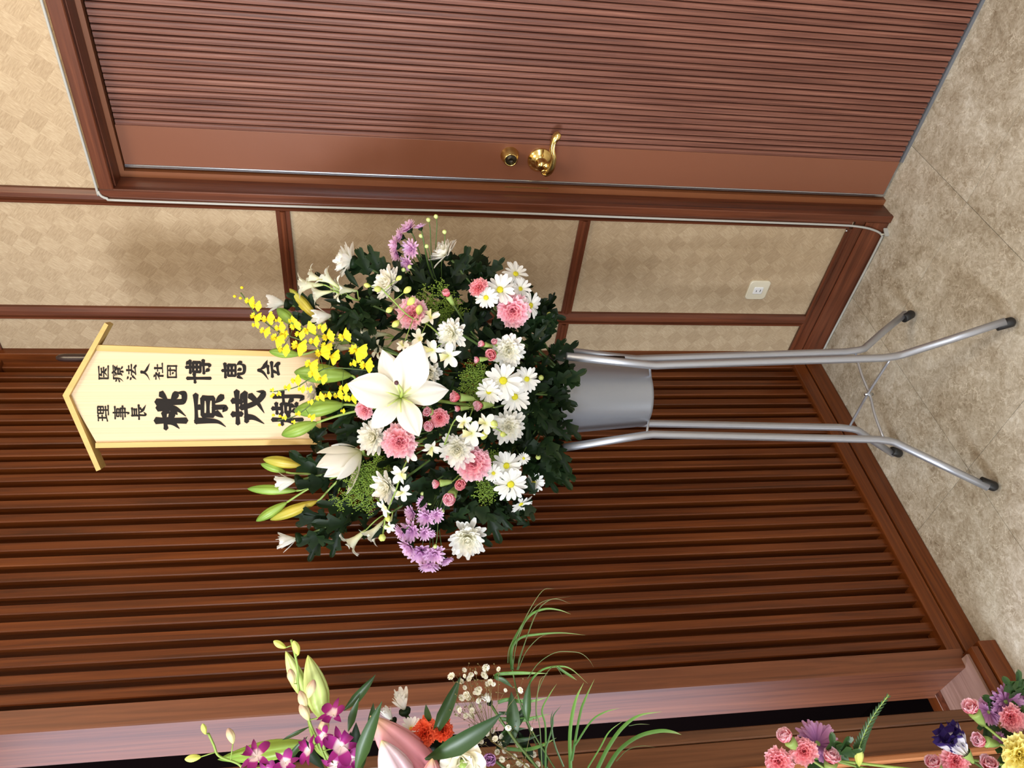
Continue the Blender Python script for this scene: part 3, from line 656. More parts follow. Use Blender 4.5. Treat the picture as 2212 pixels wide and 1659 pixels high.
def daisy_disc():
    def f():
        mb = MB().lathe([(.20, -.02), (.215, .03), (.18, .085), (.10, .11), (0.001, .10)], 14)
        r = random.Random(3)
        for k in range(40):
            a = k*2.39996; rr = .19*math.sqrt(k/40); c = V((rr*math.cos(a), rr*math.sin(a), .10-rr*rr*1.6)); s = .022
            mb.add([c+V((s, 0, 0)), c+V((0, s, 0)), c+V((-s, 0, 0)), c+V((0, -s, 0)), c+V((0, 0, s*1.4))], [(0, 1, 4), (1, 2, 4), (2, 3, 4), (3, 0, 4)])
        return mb.mesh('disc', 'disc')
    return cached('dd', f)
def spray_mum(v, mat):     # small lilac blooms: many narrow petals, too fine to pick apart
    def f():
        r = random.Random(200+v); mb = MB()
        for (n, L, W, a, b) in ((15, 1.0, .24, 18, 30), (13, .85, .22, 36, 52), (9, .6, .2, 56, 76), (6, .4, .16, 74, 95)):
            for k in range(n):
                vs, fs, ts = petal(L*r.uniform(.85, 1.08), W*r.uniform(.9, 1.2), D(a+r.uniform(-8, 8)), D(b+r.uniform(-14, 10)), 'strap', cup=.4, nu=4, nv=2)
                mb.add(vs, fs, RZ(2*PI*(k+r.uniform(-.3, .3))/n+L*5), ts)
        return mb.mesh('petals', mat)
    return cached(('sm', v, mat), f)
def carnation(v, mat, small=False):
    def f():
        r = random.Random(300+v); mb = MB()
        rings = ((9, 1.0, 1.05, 16, 8), (9, .90, .95, 34, 28), (8, .76, .85, 52, 50), (7, .60, .7, 68, 70), (5, .44, .55, 82, 86)) if not small else ((6, 1.0, .95, 46, 74), (6, .95, .9, 56, 86), (5, .85, .8, 66, 96), (4, .7, .6, 76, 104))
        for (n, L, W, a, b) in rings:
            for k in range(n):
                vs, fs, ts = petal(L*r.uniform(.9, 1.1), W*r.uniform(.85, 1.1), D(a+r.uniform(-8, 8)), D(b+r.uniform(-18, 18)), 'fan' if not small else 'round', cup=.1 if not small else .35, nu=6, nv=12, ruf=(.10+.05*r.random())*(.45 if small else 1), rn=r.uniform(4, 7), ph=r.uniform(0, 6), rim=.045 if not small else .02)
                mb.add(vs, fs, M.Translation((0, 0, .02)) @ RZ(2*PI*(k+r.uniform(-.3, .3))/n+L*9), [min(1, t*.75+ (1-L)*-.25 + .25) for t in ts])
        return mb.mesh('petals', mat)
    return cached(('ca', v, mat, small), f)
def carn_calyx():
    return cached('cc', lambda: MB().lathe([(.08, -1.5), (.20, -1.42), (.30, -1.0), (.36, -.5), (.44, -.1), (.40, .02), (.2, .05)], 10, mod=lambda a, s: 1+.05*math.cos(5*a)).mesh('calyx', 'calyx'))
def bud_mesh(mat, ridges=3, fat=1.0, curve=0.0, sharp=False):   # unit length along +Z from base to tip, unit half width 1 at the middle -> scaled later
    def f():
        pr = [(.10, 0), (.30, .04), (.54, .13), (.80, .28), (.97, .45), (1.0, .55), (.93, .68), (.76, .80), (.52, .90), (.27, .965), (.10, .99), (.01, 1.0)]
        if sharp: pr = [(.12, 0), (.48, .07), (.82, .20), (.98, .34), (1.0, .42), (.94, .53), (.80, .66), (.61, .78), (.40, .88), (.20, .955), (.08, .985), (.01, 1.0)]
        mb = MB().lathe(pr, 36, mod=lambda a, s: 1 + (.24 if sharp else .13)*abs(math.cos(ridges*a))**(.4 if sharp else .6)*math.sin(PI*min(1, s*1.0)) - .08, ts=[z for _, z in pr])
        mb.v = [(x + curve*z*z, y, z) for x, y, z in mb.v]
        return mb.mesh('bud', mat)
    return cached(('bud', mat, ridges, curve, sharp), f)
def leaf_mesh(v, mat='leaf'):     # lobed chrysanthemum leaf, unit length along +X
    def f():
        r = random.Random(400+v); nu, nv = 26, 4; vs, fs, ts = [], [], []
        lob = r.uniform(2.6, 3.4); e = 0.0; x = z = 0.0; bend = r.uniform(-.9, .5); tw = r.uniform(-.25, .25)
        for i in range(nu+1):
            u = i/nu; env = .27*math.sin(PI*min(1, u**.75))**.7*(1.0 if u > .12 else u/.12)
            if u < .10: env = .018
            w = env*(.36+.78*(lambda q: (q**1.6*1.4 if q < .8 else (1-q)*4.9))((lob*u+.15) % 1.0)) + .010
            e = .25+bend*u
            for j in range(nv+1):
                s = -1+2*j/nv; h = abs(s)*w*.38 + tw*s*w*u
                sw = s*s*.11*((lob*u+.15) % 1.0)
                vs.append((x+sw - math.sin(e)*h*.3, s*w, z+math.cos(e)*h)); ts.append(1-abs(s))
            x += math.cos(e)/nu; z += math.sin(e)/nu
        for i in range(nu):
            for j in range(nv):
                a = i*(nv+1)+j; fs.append((a, a+nv+1, a+nv+2, a+1))
        return MB().add(vs, fs, None, ts).mesh('leaf', mat)
    return cached(('leaf', v, mat), f)
def lance_mesh(v, mat='leafm'):
    def f():
        r = random.Random(450+v); p = petal(1.0, .24, .3, -.5+.3*v, 'lance', cup=.35, nu=10, nv=4, side=.1*(v-1)); return MB().add(p[0], p[1], None, p[2]).mesh('leaf', mat)
    return cached(('lance', v, mat), f)
def lframe(p, d, nrm, s):  # leaf frame: +X along d, +Z near nrm
    x = V(d).normalized(); z = V(nrm); z = (z-x*z.dot(x)); z = z.normalized() if z.length > 1e-4 else x.orthogonal().normalized(); y = z.cross(x)
    return M(((x.x*s, y.x*s, z.x*s, p.x), (x.y*s, y.y*s, z.y*s, p.y), (x.z*s, y.z*s, z.z*s, p.z), (0, 0, 0, 1)))
def stem(th_, a, b, db, r=.0022, mat='stem', name='stem', bow=.5):
    # from base a to the bloom at b, arriving along db (the bloom's facing)
    L = (b-a).length
    pts = bez(a, a+V((0, 0, L*.35))+(b-a)*.1, b-V(db).normalized()*L*.3*bow, b, 8)
    return obj(name, MB().tube(pts, r, 6).mesh('stem', mat), th_)
def leaf(th_, p, d, nrm, s, mat='leaf', v=None):
    return obj('leaf', leaf_mesh(R.randrange(6) if v is None else v, mat), th_, lframe(p, d, nrm, s))

BASE = lambda: SC + V((R.uniform(-.05, .05), R.uniform(-.05, .05), .93))
def dep(x, y):      # how far the bouquet's front bulges towards the camera at a pixel
    rho = ((x-960)/290.0)**2 + ((y-850)/360.0)**2
    return 0.23*math.sqrt(max(0.02, 1-0.85*rho)) - 0.03
def outw(x, y, k=1.0):
    return ((x-985)/330.0*k, (y-850)/380.0*k, 0.75)

def put_mum(th_, p, face, r, half=False, sep=True, v=None):
    v = R.randrange(3) if v is None else v; spin = R.uniform(0, 6.28); mw = frame(face, spin, p, r)
    obj('heart_petals', mum_inner(v, half), th_, mw, 'stuff')
    if not half:
        n = 20
        for k in range(n):
            q = mw @ RZ(2*PI*(k+R.uniform(-.25, .25))/n) @ M.Rotation(-D(R.uniform(-6, 12)), 4, 'Y') @ M.Scale(R.uniform(.88, 1.1), 4)
            obj('petal', mum_petal(R.randrange(4)), th_, q)
        for k in range(19):
            q = mw @ M.Translation((0, 0, .05)) @ RZ(2*PI*(k+.5+R.uniform(-.25, .25))/19) @ M.Rotation(-D(R.uniform(14, 26)), 4, 'Y') @ M.Scale(R.uniform(.80, .95), 4)
            obj('petal', mum_petal(R.randrange(4)), th_, q)
    else:
        for k in range(10):
            q = mw @ RZ(2*PI*(k+R.uniform(-.3, .3))/10) @ M.Rotation(-D(R.uniform(36, 56)), 4, 'Y') @ M.Scale(R.uniform(.95, 1.25), 4)
            obj('petal', mum_petal(R.randrange(4)), th_, q)
    obj('calyx', calyx_green(), th_, mw)
def put_daisy(th_, p, face, r, cupped=0):
    mw = frame(face, R.uniform(0, 6.28), p, r); n = 17
    for k in range(n):
        q = mw @ RZ(2*PI*(k+R.uniform(-.2, .2))/n) @ M.Rotation(-D(R.uniform(-6, 12)+cupped), 4, 'Y') @ M.Scale(R.uniform(.88, 1.1), 4)
        obj('petal', daisy_petal(R.randrange(3)), th_, q)
    obj('disc', daisy_disc(), th_, mw); obj('calyx', calyx_green(), th_, mw @ M.Scale(.7, 4))
def small_bud(th_, p, face, r, mat='dbud'):
    obj('bud', bud_mesh(mat, 4), th_, frame(face, 0, p, 1) @ M.Diagonal((r, r, r*2.4, 1)))

# --- large white chrysanthemums: x, y, radius px, facing (photo x, y, towards camera), half open, depth, label
MUMS = [
 (762, 566, 47, (-1.0, -.25, .05), 0, .04, 'white chrysanthemum seen side on at the upper right of the bouquet'),
 (846, 616, 42, (-.55, -.25, .75), 0, .12, 'white chrysanthemum behind the arching orchid buds on the right side'),
 (966, 552, 40, (-.6, -.55, .35), 0, .08, 'white chrysanthemum opening towards the door at the right edge of the bouquet'),
 (618, 657, 39, (-1, -.15, .1), 1, .02, 'half-open cream chrysanthemum above the yellow orchids near the wallpaper rail'),
 (718, 682, 41, (-.9, .1, .4), 1, .06, 'half-open white chrysanthemum beside a yellowish lily bud'),
 (980, 720, 40, (-.35, .15, .9), 0, None, 'white chrysanthemum right of the big open lily'),
 (1097, 757, 42, (.1, .1, 1), 0, None, 'white chrysanthemum with yellow heart next to a small coral carnation'),
 (1098, 921, 42, (.05, .05, 1), 0, None, 'white chrysanthemum low in the middle under lime orchid buds'),
 (925, 805, 36, (.1, .1, 1), 0, .12, 'white chrysanthemum half hidden under the right lily petal'),
 (812, 945, 42, (-.35, .0, .9), 0, .15, 'white chrysanthemum between the open lily and a pink carnation'),
 (989, 970, 43, (-.05, .1, 1), 0, None, 'white chrysanthemum tucked behind the lower pink carnation'),
 (842, 1050, 40, (-.5, .1, .8), 0, .14, 'white chrysanthemum beside the green goldenrod sprig on the left side'),
 (1009, 1158, 50, (.1, .25, 1), 0, .10, 'broad white chrysanthemum at the far left of the bouquet'),
 (640, 1038, 41, (-1, .15, .2), 1, .04, 'half-open white chrysanthemum among upright lily buds on the left'),
 (642, 1163, 41, (-1, .2, .2), 1, .03, 'half-open white chrysanthemum at the upper left tip of the bouquet'),
 (684, 846, 30, (-.9, 0, .35), 0, .03, 'white chrysanthemum behind the fat green lily buds at the name board'),
]
for (x, y, rp, fc, half, d, lab) in MUMS:
    d = dep(x, y) if d is None else d
    p = at(x, y, d); f = wd(*fc); b = BASE(); t = thing('chrysanthemum', lab, 'flower', b, 'white chrysanthemums in the bouquet')
    r = rp*mpp(p); put_mum(t, p, f, r, half)
    stem(t, b, p-f*r*.25, f, .0030)
    for k in range(3 if not half else 4):
        q = p - f*r*(.8+.7*k) + wd(R.uniform(-.3, .5), R.uniform(-.5, .5), -.2)*.01
        dd = (wd(R.uniform(-.9, .9), R.uniform(-1, 1), R.uniform(-.2, .3)) - f*.25)
        leaf(t, q, dd, f+wd(0, 0, .6), R.uniform(.055, .080))

# --- white daisy sprays
SPR = [('white daisy spray on the right beside the large pink carnation', [(1114, 592, 29, (.3, -.4, .8)), (1080, 626, 36, (.0, -.2, 1)), (1124, 624, 25, (.5, -.2, .8)), (1146, 660, 30, (.7, .1, .7)), (1050, 643, 26, (-.1, .0, 1))], (1150, 700, .06)),
       ('white daisy spray in the middle with bright yellow-green centres', [(1087, 822, 42, (.05, 0, 1)), (1138, 819, 28, (.2, .0, 1)), (1112, 857, 34, (.1, .05, 1)), (1056, 846, 28, (-.1, .2, .9))], (1140, 850, .10)),
       ('white daisy spray on the lower left over the mahogany slats', [(1094, 1006, 33, (.1, .0, 1)), (1131, 990, 14, (.2, 0, 1)), (1103, 1046, 38, (.1, .2, 1)), (1152, 1042, 25, (.3, .2, 1)), (1125, 1088, 27, (.4, .6, .6)), (1066, 1022, 20, (-.2, .1, .9))], (1130, 960, .06))]
for lab, fl_, J in SPR:
    b = BASE(); t = thing('daisy_spray', lab, 'flower', b, 'white daisy sprays'); j = at(*J)
    stem(t, b, j, (j-b), .0028)
    for (x, y, rp, fc) in fl_:
        p = at(x, y, dep(x, y)+R.uniform(-.005, .03)); f = wd(*fc); r = rp*mpp(p)
        put_daisy(t, p, f, r, 10 if rp in (25, 27) else 0)
        stem(t, j, p-f*r*.2, f, .0016)
    for k in range(7):
        leaf(t, j+wd(R.uniform(-1, .6), R.uniform(-1, 1), R.uniform(-.2, .5))*.03, wd(R.uniform(-.3, 1), R.uniform(-1, 1), R.uniform(-.2, .5)), wd(0, 0, 1), R.uniform(.05, .075))
    small_bud(t, j+wd(.6, R.uniform(-1, 1), .6)*.05, wd(.4, 0, 1), .006)

# --- pink carnations
CARN = [(890, 677, 34, (-.2, -.1, .9), 'pinkc', 0, 'pink carnation behind the green orchid buds on the right side'),
        (1108, 671, 37, (.1, .1, 1), 'pinkc', 0, 'large pink carnation at the right beside white daisies'),
        (862, 955, 37, (0, .05, 1), 'pinkc', 0, 'large pink carnation below left of the open lily'),
        (1023, 1000, 40, (.05, .05, 1), 'pinkc', 0, 'large pink carnation low on the left next to white daisies'),
        (1033, 620, 22, (-.4, -.4, .8), 'coral', 0, 'coral carnation touching the right daisy spray'),
        (967, 637, 17, (-.4, -.7, .5), 'coral', 1, 'small coral carnation half open amid dark foliage on the right'),
        (786, 886, 21, (-.3, .2, .9), 'pinkc', 0, 'small pink carnation under the left lily petal beside yellow orchids'),
        (949, 903, 20, (.0, .1, 1), 'coral', 0, 'coral carnation just below the open lily petal')]
for (x, y, rp, fc, m, sm, lab) in CARN:
    p = at(x, y, dep(x, y)+.008); f = wd(*fc); r = rp*mpp(p); b = BASE(); t = thing('carnation', lab, 'flower', b, 'pink carnations')
    mw = frame(f, R.uniform(0, 6), p-f*r*.25, r); obj('petals', carnation(R.randrange(3), m, bool(sm)), t, mw, 'stuff'); obj('calyx', carn_calyx(), t, mw)
    stem(t, b, p-f*r*1.6, f, .0020)
CSPR = [('pink spray carnation with green calyxes pointing at the lily', [(986, 858, 17, (-1, -.1, .45)), (1036, 876, 15, (-.85, .05, .6)), (990, 883, 10, (-1, .1, .2))], (1070, 880, .16)),
        ('pair of pink carnation blooms peeping from under the lower lily petal', [(925, 889, 15, (-.3, -.1, .9)), (928, 918, 16, (-.2, .3, .9))], (990, 920, .12)),
        ('pink spray carnation with three round blooms on the left', [(995, 1045, 17, (.0, .2, 1)), (972, 1075, 20, (-.2, .3, .9)), (943, 1045, 14, (-1, .1, .3))], (1040, 1000, .10)),
        ('coral spray carnation beside the yellow-hearted chrysanthemum', [(1062, 767, 18, (-.3, .1, 1)), (1042, 743, 11, (-.8, -.2, .5)), (1031, 777, 10, (-1, .1, .3)), (1069, 739, 10, (-.3, -.4, .8)), (969, 988, 8, (-.6, .4, .5))], (1110, 790, .12))]
for lab, fl_, J in CSPR:
    b = BASE(); t = thing('spray_carnation', lab, 'flower', b, 'pink spray carnations'); j = at(*J); stem(t, b, j, (j-b), .0022)
    for (x, y, rp, fc) in fl_:
        p = at(x, y, dep(x, y)+.012); f = wd(*fc); r = rp*mpp(p)*1.3; mw = frame(f, R.uniform(0, 6), p-f*r*.4, r)
        bl = obj('bloom', carnation(R.randrange(3), 'coral' if rp > 15 and R.random() < .4 else 'pinkc', True), t, mw, 'stuff'); obj('calyx', carn_calyx(), bl, mw)
        stem(t, j, p-f*r*1.7, f, .0014, 'stem_l')

# --- lilac spray chrysanthemums
LSPR = [('lilac spray chrysanthemum fanned out at the right towards the door', [(881, 492, 21, (-.5, -.6, .5)), (864, 511, 18, (-.8, -.2, .4)), (853, 531, 21, (-.85, .0, .5)), (856, 551, 18, (-.8, .3, .4)), (887, 538, 20, (-.4, .1, .9)), (878, 569, 17, (-.4, .5, .7)), (907, 490, 14, (-.4, -1, .2))], (985, 640, .02),
         [(927, 480), (943, 473), (961, 506), (912, 514), (889, 579), (924, 536), (876, 585)], .10),
        ('lilac spray chrysanthemum hanging at the far left of the bouquet', [(913, 1088, 15, (-.5, -.2, .8)), (888, 1109, 18, (-.7, .1, .7)), (920, 1117, 21, (-.3, .2, .9)), (943, 1113, 16, (.2, .1, .9)), (866, 1150, 19, (-.8, .4, .5)), (887, 1147, 25, (-.4, .1, .9)), (917, 1152, 15, (.3, .1, .9)), (882, 1183, 24, (-.6, .5, .6)), (908, 1195, 30, (-.1, .5, .8)), (938, 1198, 24, (.2, .3, .9)), (927, 1222, 24, (0, .9, .5)), (964, 1211, 15, (.4, .6, .5)), (931, 1153, 10, (.3, .2, .7))], (990, 1040, .06),
         [(917, 1065), (932, 1084), (958, 1100), (942, 1175)], .12)]
for lab, fl_, J, buds, dd in LSPR:
    b = BASE(); t = thing('lilac_chrysanthemum_spray', lab, 'flower', b, 'lilac chrysanthemum sprays'); j = at(*J); stem(t, b, j, (j-b), .0026)
    for (x, y, rp, fc) in fl_:
        p = at(x, y, dd+R.uniform(-.02, .02)); f = wd(*fc); r = rp*mpp(p)*1.2; mw = frame(f, R.uniform(0, 6), p-f*r*.2, r)
        bl = obj('bloom', spray_mum(R.randrange(4), 'purple'), t, mw, 'stuff'); obj('calyx', calyx_green(), bl, mw)
        stem(t, j, p-f*r*.5, f, .0014)
    for (x, y) in buds:
        p = at(x, y, dd); f = (p-j).normalized(); small_bud(t, p, f, .0045, 'bud_pale'); stem(t, j, p, f, .0011)
    for k in range(5):
        leaf(t, j+wd(R.uniform(-1, .2), R.uniform(-1, 1), 0)*.03, wd(R.uniform(-1, .4), R.uniform(-1, 1), R.uniform(-.3, .3)), wd(0, 0, 1), R.uniform(.05, .07))

# --- lilies
def lily_petal(v, mat='lily'):
    def f():
        wdt = [.44, .36][v % 2]; p = petal(1.0, wdt, D(46), D([-52, -38, -64][v % 3]), 'point', cup=-.22, nu=12, nv=6, ruf=.018, rn=7, side=[.06, -.05, .0][v % 3], ce=.9)
        return MB().add(p[0], p[1], M.Translation((.03, 0, 0)), p[2]).mesh('petal', mat)
    return cached(('lp', v, mat), f)
def lily_bloom(t, p, tips, face_len, d0):
    pass
def put_bud(t, bx, by, tx, ty, d0, d1, wpx, mat, name='bud'):
    a = at(bx, by, d0); c = at(tx, ty, d1); L = (c-a).length; ax = (c-a).normalized(); w = wpx*mpp(a)/2
    obj(name, bud_mesh(mat), t, frame(ax, R.uniform(0, 6), a, 1) @ M.Diagonal((w, w, L, 1)))
    return a, ax
# open lily facing the camera
b = BASE(); t = thing('lily', 'large open white lily facing the viewer at the heart of the bouquet', 'flower', b, 'white lilies')
c0 = at(866, 858, .255); cs = [(750, 826, .60), (822, 757, .46), (912, 737, .56), (969, 840, .50), (903, 944, .54), (802, 928, .46)]
for k, (x, y, wf) in enumerate(cs):
    tip = at(x, y, .29 if k % 2 == 0 else .265); ax = tip-c0; L = ax.length; x_ = ax.normalized()
    zz = wd(0.12, 0, 1); zz = (zz-x_*zz.dot(x_)).normalized(); y_ = zz.cross(x_)
    pp = petal(1.0, wf, D(26), D(-30 if k % 2 == 0 else -40), 'lilyp', cup=-.14, nu=14, nv=12, rib=.16, ruf=.022, rn=6, ph=k, side=.05*(-1)**k)
    PRs = pp[0]; mx = max(v_[0] for v_ in PRs)
    sc = L/mx
    mw = M(((x_.x*sc, y_.x*sc, zz.x*sc, c0.x), (x_.y*sc, y_.y*sc, zz.y*sc, c0.y), (x_.z*sc, y_.z*sc, zz.z*sc, c0.z), (0, 0, 0, 1)))
    if k % 2: mw = M.Translation(-wd(0, 0, 1)*.006) @ mw
    obj('petal', MB().add(pp[0], pp[1], None, pp[2]).mesh('petal', 'lily'), t, mw)
tipp = at(857, 827, .335)
obj('pistil', MB().tube(smoothpath([c0, c0.lerp(tipp, .5)+wd(.3, 0, 0)*.006, tipp], 5), [.0030]*4+[.0022]*7, 8).mesh('pistil', 'pistil'), t)
obj('stigma', MB().lathe([(0, -.004), (.0042, -.002), (.0045, .001), (.003, .004), (0, .005)], 10).mesh('stigma', 'stigma'), t, M.Translation(tipp))
for k in range(6):
    a = k*PI/3+.4; e = c0 + wd(math.cos(a)*.8, math.sin(a)*.8, .7)*.038
    obj('filament', MB().tube([c0, c0.lerp(e, .5)+wd(0, 0, 1)*.004, e], .0012, 5).mesh('filament', 'pistil'), t)
stem(t, b, c0-wd(0, 0, 1)*.01, wd(-.4, 0, .8), .0040, 'stem_l')
for (bx, by, tx, ty, w, m) in ((759, 811, 635, 804, 41, 'bud_g'), (743, 874, 635, 888, 39, 'bud_g'), (685, 913, 608, 940, 31, 'bud_g')):
    a, ax = put_bud(t, bx, by, tx, ty, .12, .11, w, m); j = at(830, 880, .13); stem(t, j, a, ax, .0028, 'stem_l')
# side lily with buds
b = BASE(); t = thing('lily', 'half-open white lily seen from the side with upright buds on the left', 'flower', b, 'white lilies')
c1 = at(782, 975, .10); ax = (at(700, 1015, .12)-c1).normalized()
for (x, y, wf, dd) in ((684, 978, .34, .14), (683, 1008, .42, .15), (728, 1036, .36, .16), (735, 1066, .34, .10), (715, 962, .36, .08), (700, 1030, .36, .06)):
    tip = at(x, y, dd); v_ = tip-c1; x_ = v_.normalized(); out = (x_-ax*x_.dot(ax)); zz = (ax - out.normalized()*.2 if out.length > .01 else V((0, 0, 1)))
    zz = -(out.normalized() if out.length > .01 else SN); zz = (zz-x_*zz.dot(x_)).normalized(); y_ = zz.cross(x_)
    pp = petal(1.0, wf, D(-24), D(30 if (x, y) != (735, 1066) else 12), 'lilyp', cup=.30, nu=12, nv=8, rib=-.08, ruf=.015, rn=5, ph=x)
    mx = max(q[0] for q in pp[0]); sc = v_.length/mx
    mw = M(((x_.x*sc, y_.x*sc, zz.x*sc, c1.x), (x_.y*sc, y_.y*sc, zz.y*sc, c1.y), (x_.z*sc, y_.z*sc, zz.z*sc, c1.z), (0, 0, 0, 1)))
    obj('petal', MB().add(pp[0], pp[1], None, pp[2]).mesh('petal', 'lily'), t, mw)
j = at(800, 985, .04); stem(t, b, j, (j-b), .0040, 'stem_l'); stem(t, j, c1, ax, .0035, 'stem_l')
for (bx, by, tx, ty, w, m) in ((655, 1006, 568, 992, 25, 'bud_y'), (618, 1020, 563, 1002, 17, 'bud_g'), (640, 1060, 534, 1056, 22, 'bud_g'), (620, 1085, 553, 1126, 21, 'bud_g'), (686, 1082, 583, 1123, 24, 'bud_y')):
    a, ax_ = put_bud(t, bx, by, tx, ty, .02, .02, w, m); stem(t, at(770, 1020, .03), a, ax_, .0026, 'stem_l')
# lily of closed buds on the right
b = BASE(); t = thing('lily', 'lily stem of closed yellowish and green buds behind the yellow orchids', 'flower', b, 'white lilies')
j = at(760, 740, .04); stem(t, b, j, (j-b), .0035, 'stem_l')
for (bx, by, tx, ty, w, m) in ((688, 692, 625, 623, 22, 'bud_y'), (640, 702, 598, 666, 25, 'bud_g'), (648, 766, 581, 759, 22, 'bud_g')):
    a, ax_ = put_bud(t, bx, by, tx, ty, .03, .03, w, m); stem(t, j, a, ax_, .0026, 'stem_l')

# --- yellow dancing orchids
def onc_mesh(v):
    def f():
        r = random.Random(500+v); mb = MB()
        for sgn in (-1, 1):     # two-lobed frilled lip
            p = petal(.95, 1.05, D(12), D(-14), 'fan', cup=-.2, nu=5, nv=8, ruf=.10, rn=6, ph=r.uniform(0, 6), rim=.05)
            mb.add(p[0], p[1], RZ(-PI/2+sgn*.42), p[2])
        for a in (20, 90, 160, 55, 125):
            p = petal(.55, .24, D(20), D(50), 'oval', cup=.2, nu=4, nv=2, ruf=.05); mb.add(p[0], p[1], RZ(D(a+r.uniform(-8, 8))), [q*.8+.2 for q in p[2]])
        mb.lathe([(.13, 0), (.15, .08), (.08, .18), (0, .2)], 8, None, None, [.05, .1, .1, .2])
        return mb.mesh('floret', 'onc')
    return cached(('onc', v), f)
ONC = [('yellow orchid spray arching up right towards the wallpaper', [(520, 632), (549, 672), (594, 712), (650, 735), (720, 762), (800, 790)], .075,
        [(536, 650, 12), (549, 660, 12), (549, 684, 14), (549, 702, 9), (575, 690, 16), (598, 693, 8), (627, 693, 9), (634, 705, 13), (601, 709, 13), (569, 715, 13), (594, 731, 17), (610, 722, 11), (663, 713, 16), (644, 721, 12), (608, 755, 14), (641, 747, 19), (675, 738, 13), (692, 706, 11), (704, 728, 15), (701, 748, 14), (740, 727, 16)]),
       ('yellow orchid spray drooping over the middle of the name board', [(583, 846), (600, 845), (640, 836), (674, 815), (710, 795), (800, 800)], .15,
        [(767, 757, 22), (787, 789, 17), (713, 770, 18), (690, 764, 18), (668, 786, 16), (674, 808, 14), (692, 817, 12), (635, 822, 12), (618, 837, 9), (648, 840, 9), (666, 840, 8), (600, 852, 6), (586, 842, 5), (760, 787, 9), (739, 839, 12)]),
       ('yellow orchid spray tucked between the fat green lily buds', [(600, 908), (641, 897), (690, 862), (740, 852), (820, 850)], .14,
        [(688, 859, 11), (705, 855, 9), (727, 855, 12), (741, 858, 9), (757, 861, 13), (785, 869, 11), (670, 900, 9), (641, 895, 7), (612, 902, 6), (632, 911, 5), (668, 868, 7), (738, 888, 6)])]
for lab, path, dd, fls in ONC:
    b = BASE(); t = thing('yellow_orchid_spray', lab, 'flower', b, 'yellow orchid sprays')
    pts = [at(x, y, dd) for x, y in path]; sp_ = smoothpath(pts, 5)
    obj('stem', MB().tube(sp_ + bez(pts[-1], pts[-1]+(pts[-1]-pts[-2])*.5, b+V((0, 0, .2)), b, 6)[1:], .0013, 6).mesh('stem', 'stem'), t)
    for (x, y, rp) in fls:
        p = at(x, y, dd+R.uniform(.0, .02)); r = rp*mpp(p)*1.28
        # the lip hangs down in the place: photo +x
        zf = wd(R.uniform(-.3, .3), R.uniform(-.4, .4), 1); yv = -wd(1, R.uniform(-.5, .5), 0); xv = yv.cross(zf).normalized(); yv = zf.cross(xv)
        mw = M(((xv.x*r, yv.x*r, zf.x*r, p.x), (xv.y*r, yv.y*r, zf.y*r, p.y), (xv.z*r, yv.z*r, zf.z*r, p.z), (0, 0, 0, 1)))
        obj('floret', onc_mesh(R.randrange(4)), t, mw)
        q = min(sp_, key=lambda s_: (s_-p).length); obj('pedicel', MB().tube([q, p], .0006, 4).mesh('pedicel', 'stem'), t)
    for k in range(3):
        small_bud(t, pts[0]+wd(R.uniform(-.6, .6), R.uniform(-.6, .6), 0)*.012, wd(-1, 0, 0), .0030, 'onc')

# --- white dendrobium orchids
def dpet(v, mat='dendro'):
    def f():
        if v == 0: p = petal(1.0, .62, D(22), D(-6), 'round', cup=.2, nu=6, nv=4)
        elif v == 1: p = petal(1.0, .36, D(18), D(-20), 'point', cup=.25, nu=6, nv=2)
        else: p = petal(.75, .6, D(50), D(-10), 'fan', cup=.6, nu=6, nv=6, ruf=.06)
        return MB().add(p[0], p[1], None, p[2]).mesh('petal' if v < 2 else 'lip', mat)
    return cached(('dp2', v, mat), f)
def put_orchid(t, p, face, r, spin=None, mat='dendro', lipmat='dendro_lip'):
    mw = frame(face, R.uniform(0, 6) if spin is None else spin, p, r)
    fl_ = obj('floret', dpet(2, lipmat), t, mw @ RZ(-PI/2))
    for a, v in ((20, 0), (160, 0), (90, 1), (215, 1), (325, 1)):
        obj('petal', dpet(v, mat), fl_, mw @ RZ(D(a+R.uniform(-8, 8))) @ M.Rotation(-D(R.uniform(-10, 22)), 4, 'Y'))
DEN = [('white orchid spray with lime buds arching over the right pink carnation', [(823, 622), (850, 650), (884, 683), (931, 706), (980, 760)], .19,
        [(931, 688, 23, (-.2, -.5, .8)), (936, 756, 26, (-.3, .1, .9)), (969, 768, 27, (.1, .1, 1)), (906, 731, 20, (-.4, -.2, .8)), (871, 747, 15, (-.3, 0, .9))],
        [(860, 602, 6), (878, 628, 8), (843, 668, 7), (857, 698, 8), (886, 653, 9), (905, 672, 9), (795, 617, 6), (818, 624, 8)]),
       ('white orchid spray with yellowish buds hanging low in the middle', [(1095, 940), (1060, 920), (1020, 912), (985, 905), (960, 960)], .235,
        [(1020, 936, 27, (-.1, .1, 1)), (1049, 915, 23, (.1, -.2, .9)), (1003, 912, 20, (-.4, -.2, .8))],
        [(1067, 919, 10), (1047, 937, 9), (1087, 938, 7)]),
       ('white orchid spray trailing down the left side', [(826, 1162), (835, 1110), (855, 1060), (872, 1010), (900, 960)], .17,
        [(884, 974, 24, (-.3, .2, .9)), (866, 1023, 23, (-.3, .2, .9)), (870, 1063, 20, (.2, .4, .8)), (832, 1096, 20, (-.5, .4, .7)), (933, 966, 22, (.1, .5, .8)), (842, 1137, 14, (-.2, .5, .8))],
        [(826, 1162, 9), (838, 1118, 7)])]
